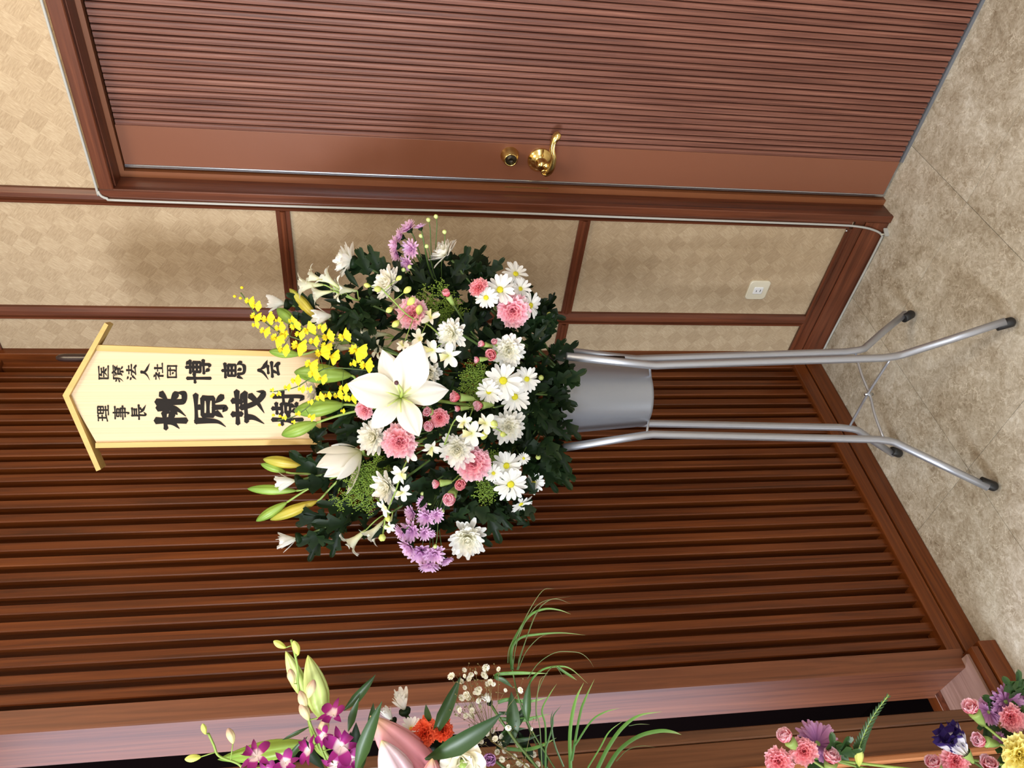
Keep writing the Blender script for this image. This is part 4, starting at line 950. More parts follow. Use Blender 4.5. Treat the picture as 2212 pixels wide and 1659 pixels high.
for lab, path, dd, fls, buds in DEN:
    b = BASE(); t = thing('white_orchid_spray', lab, 'flower', b, 'white orchid sprays'); pts = [at(x, y, dd) for x, y in path]; sp_ = smoothpath(pts, 5)
    obj('stem', MB().tube(sp_ + bez(pts[-1], pts[-1]-wd(0, 0, .1)*.5, b+V((0, 0, .2)), b, 6)[1:], .0017, 6).mesh('stem', 'stem_l'), t)
    for (x, y, rp, fc) in fls:
        p = at(x, y, dd+.012); put_orchid(t, p, wd(*fc), rp*mpp(p)*1.1)
        q = min(sp_, key=lambda s_: (s_-p).length); obj('pedicel', MB().tube([q, p], .0011, 5).mesh('pedicel', 'stem_l'), t)
    for (x, y, rp) in buds:
        p = at(x, y, dd+.008); q = min(sp_, key=lambda s_: (s_-p).length); f = (p-q); f = f.normalized() if f.length > .004 else wd(-1, 0, .3)
        r = rp*mpp(p); obj('bud', bud_mesh('dbud', 3, 1, .25), t, frame(f, 0, p-f*r, 1) @ M.Diagonal((r*.85, r*.85, r*2.6, 1)))
        obj('pedicel', MB().tube([q, p-f*r*.8], .0008, 5).mesh('pedicel', 'stem_l'), t)

# --- white trumpet flowers
def trumpet(v):
    def f():
        mb = MB().lathe([(.05, 0), (.10, .25), (.15, .6), (.24, .85), (.34, 1.0)], 12, None, None, [0, .2, .4, .55, .6])
        for k in range(6):
            p = petal(.55, .34, D(58-20*v), D(-10-30*v), 'point', cup=.3, nu=5, nv=2)
            mb.add(p[0], p[1], M.Translation((0, 0, .93)) @ RZ(k*PI/3) @ M.Translation((.28, 0, 0)), [.55+.45*q for q in p[2]])
        return mb.mesh('floret', 'tube_w')
    return cached(('tr', v), f)
TRU = [('cluster of white trumpet flowers at the upper right above dark leaves', (780, 650, .05), [(663, 616, 34, (-1, .05, .2), 0), (676, 599, 30, (-1, -.3, .2), 1), (708, 603, 30, (-.8, -.6, .2), 0), (690, 634, 28, (-1, .2, .2), 0), (738, 626, 34, (-.9, .0, .5), 1)]),
       ('pale trumpet flowers behind the yellow orchids', (860, 730, .04), [(780, 713, 26, (-.8, 0, .6), 1), (813, 722, 28, (-1, .0, .3), 0), (818, 752, 26, (-.7, .2, .7), 1), (737, 752, 26, (-1, 0, .3), 0)]),
       ('white trumpet flowers hanging at the left edge of the bouquet', (850, 1105, .06), [(762, 1170, 36, (-.8, .7, .2), 1), (806, 1150, 32, (-.7, .8, .2), 0), (842, 1135, 24, (-.2, 1, .4), 1)])]
for lab, J, fls in TRU:
    b = BASE(); t = thing('white_trumpet_flower', lab, 'flower', b, 'white trumpet flower stems'); j = at(*J); stem(t, b, j, (j-b), .0028)
    for (x, y, Lp, fc, v) in fls:
        f = wd(*fc); p = at(x, y, J[2]+.01); L = Lp*mpp(p)*1.25; p0 = p-f*L*.8
        obj('floret', trumpet(v), t, frame(f, R.uniform(0, 6), p0, L)); stem(t, j, p0, f, .0016, 'stem_l')
    for k in range(5):
        obj('leaf', lance_mesh(k % 3, 'leaf'), t, lframe(j+wd(R.uniform(-1, .3), R.uniform(-1, 1), .2)*.03, wd(R.uniform(-1, .2), R.uniform(-1, 1), .2), wd(0, 0, 1), R.uniform(.04, .06)))

# --- goldenrod sprigs
SOL = [('green goldenrod sprig on the right among dark leaves', (1010, 720, .10), [(908, 632), (945, 615), (930, 660), (975, 655), (955, 690), (1000, 680), (940, 705)]),
       ('green goldenrod sprig below the open lily', (1080, 850, .15), [(1010, 800), (1000, 830), (1030, 800), (1020, 860), (1035, 830)]),
       ('feathery green goldenrod sprig on the left against the slats', (860, 1000, .07), [(728, 1088), (755, 1050), (765, 1020), (760, 1085), (790, 1100), (780, 1060), (800, 1020), (815, 990)]),
       ('yellow-green goldenrod sprig low on the left between daisies', (1110, 1010, .11), [(1035, 1045), (1050, 1065), (1060, 985), (1040, 1080), (1075, 995)])]
for lab, J, ends in SOL:
    b = BASE(); t = thing('goldenrod', lab, 'flower', b, 'goldenrod sprigs'); j = at(*J); stem(t, b, j, (j-b), .0018); mb = MB(); st = MB()
    for (x, y) in ends:
        e = at(x, y, J[2]+R.uniform(0, .03)); pts = smoothpath([j, j.lerp(e, .5)+wd(-.3, R.uniform(-.4, .4), .4)*.012, e], 6); st.tube(pts, .0007, 4)
        sub = list(pts[3:])
        for q in pts[3:-1:2]:
            for sg in (-1, 1):
                w_ = (e-j).normalized().cross(fw)*sg*.016 + (e-j).normalized()*.012; st.tube([q, q+w_], .0005, 3); sub += [q+w_*.5, q+w_]
        for q in sub:
            for k in range(12):
                c = q + V((R.gauss(0, 1), R.gauss(0, 1), R.gauss(0, 1)))*.0042; s = R.uniform(.0011, .0019)
                mb.add([c+V((s, 0, 0)), c+V((0, s, 0)), c+V((-s, 0, 0)), c+V((0, -s, 0)), c+V((0, 0, s*1.3)), c-V((0, 0, s*1.3))], [(0, 1, 4), (1, 2, 4), (2, 3, 4), (3, 0, 4), (1, 0, 5), (2, 1, 5), (3, 2, 5), (0, 3, 5)])
    obj('branches', st.mesh('branches', 'stem_l'), t); obj('tiny_blossoms', mb.mesh('tips', 'soli'), t, None, 'stuff')

# --- dark chrysanthemum foliage
FOL = [('dark lobed foliage hanging over the right rim of the bucket', (1150, 730), 46, 55, 16), ('dark lobed foliage over the front rim of the bucket', (1180, 850), 40, 60, 18), ('dark lobed foliage over the left rim of the bucket', (1170, 960), 45, 55, 16),
       ('dark lobed foliage at the lower left under the daisies', (1110, 1080), 55, 60, 14), ('dark lobed foliage behind the far-left chrysanthemum', (1030, 1090), 70, 60, 16), ('dark lobed foliage under the lilac blooms on the left', (900, 1060), 80, 70, 16),
       ('dark lobed foliage at the upper left below the lily buds', (745, 1090), 70, 70, 14), ('dark lobed foliage behind the half-open lily', (730, 1000), 70, 60, 12), ('dark lobed foliage under the name board', (760, 880), 60, 80, 14),
       ('dark lobed foliage behind the yellow orchids', (770, 730), 70, 70, 16), ('dark lobed foliage at the upper right below the trumpet flowers', (790, 640), 70, 60, 16), ('dark lobed foliage under the lilac blooms on the right', (860, 590), 70, 45, 14),
       ('dark lobed foliage at the right edge below the white chrysanthemum', (1000, 590), 70, 50, 16), ('dark lobed foliage in the right half of the bouquet', (980, 680), 90, 70, 20), ('dark lobed foliage around the right daisy spray', (1090, 680), 70, 70, 16),
       ('dark lobed foliage in the middle of the bouquet', (1000, 800), 90, 80, 22), ('dark lobed foliage under the open lily', (900, 880), 90, 90, 22), ('dark lobed foliage in the lower left half of the bouquet', (1010, 970), 90, 80, 22), ('dark lobed foliage in the lower middle of the bouquet', (1100, 860), 80, 90, 22)]
for n_, (lab, (cx, cy), rx, ry, num) in enumerate(FOL):
    b = BASE(); t = thing('chrysanthemum_foliage', lab, 'foliage', b, 'dark green foliage stems'); t['kind'] = 'thing'; c = at(cx, cy, max(.0, dep(cx, cy)-.09)); stem(t, b, c, (c-b), .0026)
    for k in range(int(num*1.5)):
        x = cx+R.uniform(-1, 1)*rx; y = cy+R.uniform(-1, 1)*ry; d = dep(x, y)-R.uniform(.05, .17)
        if cx > 1105: d = R.uniform(.03, .13)
        p = at(x, y, d); ox, oy, oz = outw(x, y); f = wd(ox+R.uniform(-.7, .7), oy+R.uniform(-.7, .7), R.uniform(-.1, .5))
        if cx > 1145: f = wd(R.uniform(.1, .9), (y-850)/160+R.uniform(-.5, .5), R.uniform(.1, .7))
        s_ = R.uniform(.045, .072)
        e_ = ((x+(f.dot(-upv))*s_*900-950)/255)**2 + ((y+(f.dot(-rt))*s_*900-845)/295)**2
        if e_ > 1.0 and cx < 1145: f = wd(-(x-950)/250+R.uniform(-.8, .8), -(y-845)/290+R.uniform(-.8, .8), R.uniform(.2, .8))
        leaf(t, p, f, wd(R.uniform(-.5, .3), R.uniform(-.5, .5), 1), s_)
# leaves with a clear outline of their own, joined to the nearest foliage
EDGE = [(1195, 780, 1238, 745, 5), (1185, 765, 1225, 742, 5), (1190, 800, 1232, 790, 5), (1185, 905, 1217, 900, 5), (1180, 940, 1215, 915, 5), (1170, 975, 1208, 1000, 5), (1150, 1000, 1205, 1040, 5), (1130, 1070, 1155, 1115, 4),
        (800, 600, 776, 545, 4), (820, 590, 800, 540, 4), (845, 600, 828, 560, 4), (700, 690, 640, 680, 4), (690, 660, 630, 640, 5), (720, 650, 690, 600, 3), (1000, 590, 1010, 540, 4), (1030, 590, 1045, 565, 4), (1050, 600, 1082, 566, 4), (975, 600, 1000, 560, 4),
        (720, 1040, 650, 1045, 4), (700, 1030, 640, 985, 4), (700, 1110, 650, 1130, 4), (720, 1150, 650, 1165, 5), (715, 1120, 640, 1105, 4), (760, 1130, 690, 1130, 5), (700, 1150, 675, 1200, 3), (735, 1140, 720, 1190, 4), (770, 1100, 700, 1090, 5), (700, 970, 688, 962, 3),
        (1050, 1100, 1075, 1160, 5), (1070, 1090, 1100, 1140, 5), (1000, 1090, 1070, 1110, 5), (1090, 1090, 1120, 1120, 4)]
fol = [o for o in bpy.data.objects if o.name.startswith('chrysanthemum_foliage')]
for (x0_, y0_, x1_, y1_, w_) in EDGE:
    i = min(range(len(FOL)), key=lambda k: (FOL[k][1][0]-x0_)**2+(FOL[k][1][1]-y0_)**2)
    d0_ = max(.02, dep(x0_, y0_)-.04) if x0_ < 1120 else .09
    a_ = at(x0_, y0_, d0_); e_ = at(x1_, y1_, d0_+R.uniform(-.01, .02)); t = bpy.data.objects['chrysanthemum_foliage' + ('' if i == 0 else '.%03d' % i)]
    leaf(t, a_, e_-a_, wd(R.uniform(-.3, .3), R.uniform(-.3, .3), 1), (e_-a_).length*1.15)
#PART3
# ------------------------------------------------------------------ second arrangement, at the left edge
SB = SC2 + V((0, 0, .95))
def B2(): return SB + V((R.uniform(-.05, .05), R.uniform(-.05, .05), 0))
T2 = 1.20
def stem_to(t, a, p, d, r=.0022, mat='stem'):
    return stem(t, a, p, d, r, mat, 'stem', .6)
G2 = lambda s: s
# pale lily buds
b = B2(); t = thing('lily', 'lily with pale green buds rising at the left edge of the picture', 'flower', b); j = pt(720, 1640, T2)
stem_to(t, b, j, j-b, .003, 'stem_l')
for (bx, by, tx, ty, w, dt, m) in ((699, 1556, 665, 1415, 46, 0, 'bud_pale'), (660, 1510, 617, 1406, 29, .02, 'bud_pale'), (668, 1606, 470, 1641, 38, .02, 'bud_g')):
    a = pt(bx, by, T2+dt); c = pt(tx, ty, T2+dt); ax = (c-a); w_ = w*mpp(a)/2
    obj('bud', bud_mesh(m, sharp=True), t, frame(ax, .5, a, 1) @ M.Diagonal((w_, w_, ax.length, 1))); stem(t, j, a, ax, .0026, 'stem_l')
b = B2(); t = thing('lily', 'pink lily buds at the left edge beside orange carnations', 'flower', b); j = pt(930, 1700, T2-.03); stem_to(t, b, j, j-b, .003, 'stem_l')
for (bx, by, tx, ty, w, dt, m) in ((960, 1722, 799, 1546, 84, -.03, 'bud_pink'), (890, 1745, 824, 1599, 74, -.07, 'bud_lilac'), (925, 1720, 934, 1638, 40, -.09, 'bud_pink')):
    a = pt(bx, by, T2+dt); c = pt(tx, ty, T2+dt); ax = (c-a); w_ = w*mpp(a)/2
    obj('bud', bud_mesh(m, sharp=True), t, frame(ax, .9, a, 1) @ M.Diagonal((w_, w_, ax.length, 1))); stem(t, j, a, ax, .0026, 'stem_l')
# leaves of the second arrangement: base px, tip px, width factor
LV = [(700, 1660, 660, 1590, 1.2, .03, 'leaf'), (730, 1660, 760, 1580, 1.2, .03, 'leaf'), (770, 1640, 770, 1560, 1.3, .03, 'leaf'), (860, 1640, 880, 1560, 1.3, .03, 'leaf'), (930, 1650, 960, 1580, 1.3, .03, 'leaf'), (1070, 1620, 1110, 1570, 1.3, .04, 'leaf'), (1150, 1650, 1120, 1580, 1.3, .04, 'leaf'), (620, 1670, 640, 1610, 1.2, .03, 'leaf'), (1180, 1660, 1170, 1590, 1.2, .04, 'leaf'), (918, 1640, 1077, 1537, 1.0, -.06, 'leafm'), (934, 1595, 993, 1462, .8, -.01, 'leafm'), (950, 1580, 985, 1480, .7, .01, 'leafm'), (769, 1668, 828, 1515, .75, -.05, 'leafm'), (742, 1535, 812, 1453, .8, .0, 'leafm'), (752, 1580, 786, 1506, .9, .0, 'leafm'), (800, 1610, 806, 1520, 1.0, .0, 'leafm'),
      (668, 1570, 610, 1600, .55, .0, 'leafm'), (622, 1640, 660, 1592, .8, -.01, 'leafm'), (770, 1690, 800, 1560, .8, .01, 'leafm'), (928, 1560, 926, 1512, 1.0, .0, 'leafm'), (1110, 1600, 1100, 1500, 1.2, .03, 'leafm'), (1140, 1560, 1139, 1478, .9, .03, 'leafm'), (1080, 1600, 1140, 1520, 1.0, .04, 'leafm')]
t_leaf = t
for (bx, by, tx, ty, w, dt, m) in LV:
    a = pt(bx, by, T2+dt); c = pt(tx, ty, T2+dt+R.uniform(-.02, .02)); mw = lframe(a, c-a, wd(R.uniform(-.3, .3), R.uniform(-.3, .3), 1), (c-a).length*1.05) @ M.Diagonal((1, w, 1, 1))
    obj('leaf', lance_mesh(R.randrange(3), m), t_leaf, mw)
# magenta and white dendrobium
DP = [('magenta and white orchid spray climbing beside the pale lily buds', [(709, 1655), (687, 1602), (667, 1555), (645, 1487), (643, 1441), (629, 1382)], [(721, 1545, 36, (-.2, -.7, .5)), (670, 1620, 34, (-.6, -.3, .7)), (736, 1612, 42, (.1, -.4, .8)), (725, 1655, 34, (0, 0, 1)), (700, 1590, 24, (-.3, -.2, .8)), (757, 1640, 30, (.2, -.2, .9))],
       [(606, 1394, 10, (-1, -.5)), (641, 1402, 11, (-.2, -1)), (630, 1464, 12, (-.2, -1)), (670, 1492, 14, (.3, -1)), (655, 1515, 14, (-.4, -1)), (660, 1540, 14, (-.3, -.8)), (698, 1577, 16, (.1, -1))]),
      ('magenta and white orchid spray pointing up at the left picture edge', [(526, 1664), (513, 1649), (473, 1633), (462, 1610), (450, 1584)], [(553, 1634, 36, (-.1, -.6, .6)), (618, 1648, 32, (.1, -.4, .8)), (580, 1668, 30, (0, 0, 1))],
       [(441, 1577, 8, (-.3, -1)), (500, 1592, 12, (-.2, -1)), (420, 1637, 11, (-1, .1))])]
for lab, path, fls, buds in DP:
    b = B2(); t = thing('magenta_orchid_spray', lab, 'flower', b, 'magenta orchid sprays'); pts = [pt(x, y, T2-.03) for x, y in path]; sp_ = smoothpath(pts, 5)
    obj('stem', MB().tube(bez(b, b+V((0, 0, .2)), pts[0]-(pts[1]-pts[0])*3, pts[0], 6)[:-1] + sp_, .0018, 6).mesh('stem', 'stem_l'), t)
    for (x, y, rp, fc) in fls:
        p = pt(x, y, T2-.045); put_orchid(t, p, wd(*fc), rp*mpp(p)*1.05, None, 'dpurple', 'dpurple'); q = min(sp_, key=lambda s_: (s_-p).length); obj('pedicel', MB().tube([q, p], .0011, 5).mesh('pedicel', 'stem_l'), t)
    for (x, y, rp, fc) in buds:
        p = pt(x, y, T2-.035); f = wd(fc[0], fc[1], .1); r = rp*mpp(p); q = min(sp_, key=lambda s_: (s_-(p-f*r*1.4)).length)
        obj('bud', bud_mesh('dbudv' if rp > 11 else 'dbud', 3, 1, .3), t, frame(f, R.uniform(0, 6), p-f*r*1.3, 1) @ M.Diagonal((r*.72, r*.72, r*3.1, 1))); obj('pedicel', MB().tube([q, p-f*r*1.2], .0009, 5).mesh('pedicel', 'stem_l'), t)
# white mums, daisies
for (x, y, rp, fc, half, lab) in ((874, 1535, 42, (-.3, -1, .1), 1, 'half-open white chrysanthemum behind the pink lily buds'), (848, 1556, 30, (-.6, -.9, .1), 1, 'smaller half-open white chrysanthemum next to the pink lily buds'), (1058, 1518, 22, (-.4, -.8, .2), 1, 'round cream chrysanthemum bud amid the tiny white blossoms')):
    b = B2(); p = pt(x, y, T2+.02); f = wd(*fc); t = thing('chrysanthemum', lab, 'flower', b, 'white chrysanthemums of the left arrangement'); put_mum(t, p, f, rp*mpp(p), bool(half)); stem_to(t, b, p, f)
b = B2(); p = pt(888, 1575, T2); f = wd(.1, -.7, .6); t = thing('daisy', 'small white daisy between pink lily bud and orange carnation', 'flower', b); put_daisy(t, p, f, 26*mpp(p), 25); stem_to(t, b, p, f)
for (x, y, rp, fc, lab) in ((914, 1583, 30, (-.3, -.5, .8), 'orange carnation beside a small white daisy'), (956, 1576, 24, (.2, -.6, .7), 'orange carnation half hidden by a broad dark leaf'), (902, 1648, 28, (0, 0, 1), 'orange carnation low behind the pink lily bud')):
    b = B2(); p = pt(x, y, T2-.01); f = wd(*fc); t = thing('carnation', lab, 'flower', b, 'orange carnations'); r = rp*mpp(p); mw = frame(f, R.uniform(0, 6), p-f*r*.25, r)
    obj('petals', carnation(R.randrange(3), 'orange'), t, mw, 'stuff'); obj('calyx', carn_calyx(), t, mw); stem_to(t, b, p-f*r*1.6, f)
def lisianthus(mat, n1=6, e=40):
    def f():
        r = random.Random(77); mb = MB()
        for (n, L, W, a, c) in ((n1, 1.0, 1.0, e, e-(40 if e < 60 else 9)), (n1-1, .85, .9, e+(22 if e < 60 else 4), e+(5 if e < 60 else -8)), (4, .6, .7, e+(38 if e < 60 else 8), e+(34 if e < 60 else 4))):
            for k in range(n):
                p = petal(L, W, D(a+r.uniform(-6, 6)), D(c+r.uniform(-10, 10)), 'fan' if e > 60 else 'round', cup=.25, nu=7, nv=8, ruf=.07, rn=4, ph=r.uniform(0, 6)); mb.add(p[0], p[1], RZ(2*PI*k/n+L*3), p[2])
        return mb.mesh('petals', mat)
    return cached(('lis', mat, e), f)
b = B2(); p = pt(1000, 1650, T2-.03); f = wd(0, -.1, 1); t = thing('lisianthus', 'white ruffled lisianthus with green heart at the left edge', 'flower', b); r = 56*mpp(p); mw = frame(f, 1, p-f*r*.4, r)
obj('petals', lisianthus('lisi'), t, mw, 'stuff'); obj('pistil', MB().lathe([(.05, 0), (.16, .25), (.18, .5), (.1, .6), (0, .62)], 10).mesh('pistil', 'stem_l'), t, mw); stem_to(t, b, p-f*r*.4, f)
b = B2(); p = pt(1058, 1640, T2); f = wd(0, -.3, 1); t = thing('mauve_flower', 'small mauve ruffled flower beside the white lisianthus', 'flower', b); r = 25*mpp(p); mw = frame(f, 1, p-f*r*.3, r); obj('petals', carnation(1, 'mauve', True), t, mw, 'stuff'); stem_to(t, b, p-f*r*.4, f)
# baby's breath
def gyp_mesh():
    def f():
        r = random.Random(9); mb = MB()
        for (n, L, a) in ((7, 1, 15), (6, .8, 45), (4, .5, 75)):
            for k in range(n):
                p = petal(L, .8, D(a), D(a-15), 'fan', cup=.2, nu=2, nv=3, ruf=.1); mb.add(p[0], p[1], RZ(2*PI*k/n+a), p[2])
        return mb.mesh('blossom', 'gyp')
    return cached('gyp', f)
GY = [("sprig of tiny white baby's breath above the broad dark leaf", (1060, 1600), [(976, 1462), (1002, 1448), (998, 1470), (1012, 1466), (1006, 1462), (1020, 1455), (1030, 1451), (1047, 1440), (1045, 1458), (1050, 1462), (1078, 1444), (1052, 1478), (1068, 1477), (1002, 1485), (1026, 1497), (1036, 1488), (1030, 1494), (996, 1508), (1008, 1503), (1014, 1510), (988, 1530), (992, 1535), (1014, 1527), (1036, 1525), (1032, 1512), (1018, 1535), (1005, 1545), (985, 1545), (1094, 1490), (1126, 1489), (1060, 1475), (1020, 1545)], 7),
      ("sprig of tiny white baby's breath low beside the grass blades", (1130, 1680), [(1013, 1590), (1028, 1600), (1038, 1602), (1052, 1583), (1062, 1580), (1068, 1596), (1100, 1570), (1146, 1574), (1104, 1568), (1120, 1611), (1082, 1590), (1080, 1605), (1150, 1629), (1120, 1650), (1100, 1655), (1140, 1655), (1085, 1640), (1160, 1650), (1123, 1648), (1075, 1625), (1092, 1620), (1110, 1635)], 6)]
for lab, J, pts_, rp in GY:
    b = B2(); t = thing('babys_breath', lab, 'flower', b, "baby's breath sprigs"); j = pt(*J, T2+.03); stem_to(t, b, j, j-b, .0012, 'gstem'); st = MB()
    for (x, y) in pts_:
        p = pt(x+R.uniform(-2, 2), y+R.uniform(-2, 2), T2+R.uniform(-.02, .05)); r = rp*R.uniform(.6, 1.25)*mpp(p); f = wd(R.uniform(-.8, .8), R.uniform(-1, .3), .8)
        obj('blossom', gyp_mesh(), t, frame(f, R.uniform(0, 6), p, r)); m_ = j.lerp(p, .6)+wd(R.uniform(-1, 1), R.uniform(-1, 1), 0)*.008; st.tube([j, m_, p], .0003, 3)
        for k in range(2):
            e = p + wd(R.uniform(-1, 1), R.uniform(-1, .6), R.uniform(-1, 1))*R.uniform(.008, .018); st.tube([m_.lerp(p, .8), e], .00025, 3); s = .0014
            st.add([e+V((s, 0, 0)), e+V((0, s, 0)), e+V((-s, 0, 0)), e+V((0, -s, 0)), e+V((0, 0, s)), e-V((0, 0, s))], [(0, 1, 4), (1, 2, 4), (2, 3, 4), (3, 0, 4), (1, 0, 5), (2, 1, 5), (3, 2, 5), (0, 3, 5)])
    obj('branches', st.mesh('branches', 'gstem'), t)
# grass blades
def blade(t, pl, wpx, mat, dt=0.0):
    P = smoothpath([pt(1060+a/4.057, 1250+c/4.057, T2+dt) for a, c in pl], 5); n = len(P); vs, fs, ts = [], [], []
    for i, p in enumerate(P):
        d = (P[min(i+1, n-1)]-P[max(i-1, 0)]).normalized(); s = d.cross(wd(.2, .3, 1)).normalized(); u = i/(n-1)
        w = wpx*mpp(p)/2*(1 if u < .55 else max(.04, 1-((u-.55)/.45)**1.4)); nrm = s.cross(d)
        vs += [p+s*w, p-nrm*w*.5, p-s*w]; ts += [u, u*.8, u]
    for i in range(n-1):
        for k in range(2): fs.append((i*3+k, i*3+3+k, i*3+4+k, i*3+1+k))
    obj('blade', MB().add([tuple(v) for v in vs], fs, None, ts).mesh('blade', mat), t)
GR = [('tuft of arching grass with a few bright blades against the slats', [(500, 1659), (330, 1300), (232, 1000), (190, 800)], .05,
       [([(185, 800), (200, 600), (300, 350), (450, 110), (560, 88)], 2.0, 'grasst'), ([(190, 800), (230, 560), (330, 330), (460, 200), (700, 155)], 2.0, 'grasst'), ([(185, 800), (180, 620), (270, 420), (360, 310), (480, 265), (600, 275), (700, 310)], 6, 'grass'),
        ([(190, 800), (185, 620), (260, 520), (400, 490), (620, 475), (830, 495)], 6, 'grass'), ([(230, 800), (300, 560), (400, 300), (500, 195), (590, 180), (700, 220)], 2.2, 'grasst'), ([(240, 800), (310, 640), (420, 520), (500, 490)], 1.8, 'grasst'),
        ([(150, 740), (160, 620), (230, 470), (300, 370)], 2, 'grasst'), ([(240, 800), (250, 700), (300, 560), (380, 350), (430, 270)], 2, 'grasst')]),
      ('tuft of wide folded leaves with drooping ends beside the grass', [(560, 1659), (400, 1400), (300, 1200), (230, 1000)], .03,
       [([(50, 880), (60, 840), (200, 828), (350, 828), (500, 830)], 9, 'grass'), ([(50, 870), (110, 890), (200, 960)], 11, 'leafm'), ([(60, 1085), (150, 1060), (250, 1075), (380, 1070), (490, 1042)], 10, 'grass'), ([(70, 1230), (180, 1235), (300, 1235), (400, 1215), (510, 1185)], 11, 'grass'),
        ([(100, 1410), (200, 1420), (320, 1405), (440, 1365)], 12, 'leafm'), ([(140, 1490), (300, 1500), (440, 1465), (575, 1395)], 10, 'grass'), ([(100, 1370), (180, 1330), (310, 1310)], 14, 'leafm'), ([(70, 1180), (160, 1180), (280, 1190)], 9, 'leafm'),
        ([(330, 1000), (350, 900), (450, 800), (580, 770), (700, 790), (850, 920)], 5, 'grass'), ([(320, 880), (420, 740), (560, 650), (690, 640), (790, 655), (860, 710), (905, 780)], 1.8, 'grasst'), ([(400, 1250), (400, 1050), (470, 860), (560, 770), (640, 870)], 2, 'grasst'),
        ([(590, 780), (680, 840), (755, 890)], 6, 'grass')]),
      ('tuft of long bright green blades at the bottom left', [(760, 1700), (740, 1659)], -.04,
       [([(700, 1680), (695, 1350), (740, 1080), (815, 910)], 8, 'grass'), ([(710, 1600), (780, 1200), (830, 1050), (910, 880)], 6, 'grass'), ([(740, 1460), (880, 1250), (1000, 1170), (1130, 1135)], 5, 'grass'), ([(930, 1680), (1030, 1480), (1150, 1310), (1300, 1200), (1500, 1165)], 10, 'grass'),
        ([(1010, 1680), (1130, 1500), (1300, 1380), (1480, 1335), (1600, 1345), (1670, 1368)], 11, 'grass'), ([(850, 1660), (960, 1480), (1040, 1340), (1170, 1240)], 4, 'grass'), ([(1100, 1600), (1200, 1500), (1330, 1465), (1440, 1480)], 2, 'grasst'), ([(1210, 1290), (1300, 1275), (1395, 1278)], 2, 'grasst'),
        ([(480, 1659), (480, 1300), (450, 1150), (520, 1010), (580, 920)], 4, 'grass'), ([(480, 1500), (540, 1300), (550, 1200), (620, 1110)], 4, 'leafm'), ([(640, 1650), (560, 1450), (530, 1250), (545, 1150)], 4, 'leafm'), ([(450, 1659), (430, 1300), (400, 1150), (430, 900), (500, 840)], 2.2, 'grasst')])]
for lab, stp, dt, bl_ in GR:
    b = B2(); t = thing('grass_tuft', lab, 'grass', b, 'grass tufts'); t['kind'] = 'thing'; sp_ = [pt(1060+a/4.057, 1250+c/4.057, T2+dt) for a, c in stp]
    obj('stem', MB().tube(bez(b, b+V((0, 0, .1)), sp_[0]-(sp_[1]-sp_[0]), sp_[0], 6)[:-1]+smoothpath(sp_, 4), .0014, 5).mesh('stem', 'stem'), t)
    for pl_, w_, m_ in bl_: blade(t, pl_, w_, m_, dt)

# ------------------------------------------------------------------ third arrangement, low at the left edge
VC = V((-1.66, -0.84, 0)); T3 = 1.16
bk = thing('basket', 'brown basket of the low arrangement, outside the picture', 'basket', VC)
obj('body', MB().lathe([(0, .0), (.11, .0), (.12, .02), (.15, .36), (.155, .38), (.145, .38), (.11, .05), (0, .05)], 28).mesh('basket', 'basket'), bk, M.Translation(VC))
def B3(): return VC + V((R.uniform(-.06, .06), R.uniform(-.06, .06), .2))
C3 = [(1700, 1594, 24, (-.6, -.7, .3), 1, 'pink carnation leaning left in the low arrangement'), (1737, 1623, 28, (-.3, -.4, .8), 0, 'pink carnation in front of the mauve chrysanthemum'), (1682, 1645, 30, (-.1, -.3, 1), 0, 'pink carnation cut by the picture edge below the dark gap'), (1796, 1640, 27, (0, -.9, .4), 1, 'pink carnation between mauve chrysanthemum and lime bud'),
      (2100, 1533, 25, (-.6, -.7, .3), 1, 'pink carnation at the lower left beside the pale threshold'), (2187, 1552, 29, (0, -.2, 1), 0, 'round pink carnation close to the floor corner'), (2121, 1600, 22, (-.9, -.3, .3), 1, 'pink carnation pointing at the violet-edged flower'), (2018, 1650, 24, (-.5, -.7, .4), 1, 'pink carnation below the violet-edged flower'), (2066, 1645, 29, (-.1, -.3, 1), 0, 'pink carnation under the stem of the violet-edged flower'), (2137, 1655, 27, (-.2, -.8, .5), 1, 'pink carnation at the picture edge near the yellow one')]
for (x, y, rp, fc, sm, lab) in C3:
    b = B3(); p = pt(x, y, T3); f = wd(*fc); t = thing('carnation', lab, 'flower', b, 'pink carnations of the low arrangement'); r = rp*mpp(p)*(1.25 if sm else 1); mw = frame(f, R.uniform(0, 6), p-f*r*.3, r)
    obj('petals', carnation(R.randrange(3), 'coral' if sm == 0 else 'pinkc', bool(sm)), t, mw, 'stuff'); obj('calyx', carn_calyx(), t, mw); stem_to(t, b, p-f*r*1.7, f, .002, 'stem_l')
b = B3(); p = pt(2207, 1632, T3-.03); f = wd(-.2, -.2, 1); t = thing('carnation', 'pale yellow carnation at the lower left picture corner', 'flower', b); r = 44*mpp(p); mw = frame(f, 2, p-f*r*.25, r); obj('petals', carnation(0, 'yel'), t, mw, 'stuff'); obj('calyx', carn_calyx(), t, mw); stem_to(t, b, p-f*r*1.5, f)
MV = [(1766, 1606, 52, (.1, -.75, .55), .03, 'large mauve chrysanthemum above the pink carnations'), (2172, 1516, 42, (.1, -.3, .9), .02, 'mauve chrysanthemum with green centre near the floor corner'), (2136, 1538, 32, (-.8, .1, .5), .03, 'mauve chrysanthemum seen side on next to a pink carnation'), (2214, 1502, 28, (0, -.5, .8), .03, 'mauve chrysanthemum at the right end of the low arrangement'), (2160, 1596, 16, (-.8, -.5, .3), .02, 'small mauve bloom behind a pale bud')]
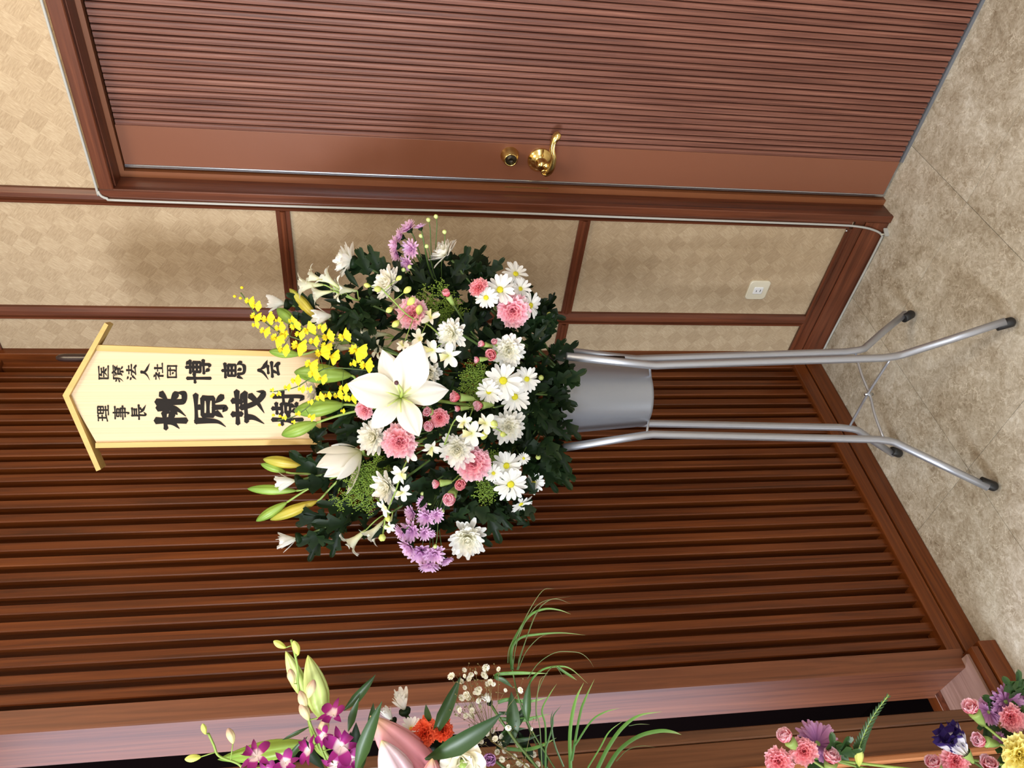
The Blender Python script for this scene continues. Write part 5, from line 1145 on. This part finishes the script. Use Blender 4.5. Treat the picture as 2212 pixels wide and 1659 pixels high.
def mauve_petal():
    return cached('mvp', lambda: (lambda p: MB().add(p[0], p[1], M.Translation((.08, 0, 0)), p[2]).mesh('petal', 'mauve'))(petal(.92, .21, D(14), D(2), 'strap', cup=.35, nu=5, nv=2)))
for (x, y, rp, fc, dt, lab) in MV:
    b = B3(); p = pt(x, y, T3+dt); f = wd(*fc); t = thing('mauve_chrysanthemum', lab, 'flower', b, 'mauve chrysanthemums'); r = rp*mpp(p); mw = frame(f, R.uniform(0, 6), p-f*r*.1, r)
    for k in range(46):
        obj('petal', mauve_petal(), t, mw @ M.Translation((0, 0, .05*(k % 2))) @ RZ(2*PI*k/46+R.uniform(-.08, .08)) @ M.Rotation(-D(R.uniform(0, 14)+(k % 2)*16), 4, 'Y') @ M.Scale(R.uniform(.85, 1.06)-(k % 2)*.1, 4))
    obj('disc', MB().lathe([(.2, 0), (.22, .05), (.15, .12), (0, .14)], 14).mesh('disc', 'calyx'), t, mw); obj('calyx', calyx_green(), t, mw); stem_to(t, b, p-f*r*.4, f)
    for k in range(3): leaf(t, p-f*r*(.7+.5*k), wd(R.uniform(-.4, 1), R.uniform(-.3, 1), .2), wd(0, -.3, 1), R.uniform(.05, .07), 'leafm')
b = B3(); a = pt(2091, 1634, T3); c = pt(2053, 1592, T3); f = (c-a).normalized(); t = thing('lisianthus', 'white lisianthus with dark violet petal edges', 'flower', b); r = (c-a).length*1.25
obj('petals', lisianthus('lisiv', 6, 80), t, frame(f, 1, a, r), 'stuff'); obj('calyx', MB().lathe([(.05, -.25), (.10, -.1), (.16, .05), (.20, .18)], 10).mesh('calyx', 'calyx'), t, frame(f, 0, a, r)); stem_to(t, b, a-f*r*.2, f, .002)
b = B3(); a = pt(1855, 1656, T3); c = pt(1856, 1612, T3); t = thing('lime_bud', 'single lime yellow bud beside the fern', 'flower', b); ax = c-a; w_ = 9.5*mpp(a); obj('bud', bud_mesh('dbud'), t, frame(ax, 0, a, 1) @ M.Diagonal((w_, w_, ax.length, 1))); stem_to(t, b, a, ax, .0016, 'stem_l')
b = B3(); t = thing('fern', 'narrow green fern frond crossing the dark gap', 'fern', b); pts = smoothpath([pt(1850, 1650, T3), pt(1858, 1606, T3), pt(1884, 1550, T3), pt(1920, 1500, T3)], 6)
obj('stem', MB().tube(pts, [.0015]*10+[.0010]*(len(pts)-10), 5).mesh('stem', 'stem_l'), t); stem_to(t, b, pts[0], pts[1]-pts[0], .0015)
for i, p in enumerate(pts[2:-1]):
    u = i/len(pts); d = (pts[i+3]-pts[i+2]).normalized()
    for sg in (1, -1):
        obj('leaflet', lance_mesh(1, 'leafm'), t, lframe(p, d*1.2+d.cross(fw)*sg*.6, wd(0, .3*sg, 1), (.017*(1-u)+.005)))
for (x, y, fc, lab) in ((2196, 1480, (-.2, -.8, .3), 'bright green leaf at the right end of the low arrangement'), (1800, 1612, (.3, -.8, .3), 'dark green leaf between the pink carnations')):
    b = B3(); p = pt(x, y+25, T3+.02); t = thing('green_leaf', lab, 'leaf', b); t['kind'] = 'thing'
    for k in range(3): leaf(t, p, wd(fc[0]+.5*(k-1), fc[1], fc[2]), wd(0, 0, 1), .05, 'leafm')
    stem_to(t, b, p, wd(*fc), .0018)

for c_, B_, lab, rr in ((SC2 + V((0, 0, 1.06)), B2, 'dark leafy filler in the left bucket, mostly outside the picture', .11), (VC + V((0, 0, .42)), B3, 'dark leafy filler in the low basket, mostly outside the picture', .14)):
    b = B_(); t = thing('leafy_filler', lab, 'foliage', b); t['kind'] = 'thing'
    stem(t, b, c_+V((0, 0, .04)), V((0, 0, 1)), .0025)
    for k in range(46):
        a_ = R.uniform(0, 6.28); q_ = rr*math.sqrt(R.random()); d_ = V((math.cos(a_), math.sin(a_), R.uniform(.1, 1.2)))
        leaf(t, c_+V((q_*math.cos(a_), q_*math.sin(a_), R.uniform(-.02, .10))), d_, V((0, 0, 1)), R.uniform(.06, .09))
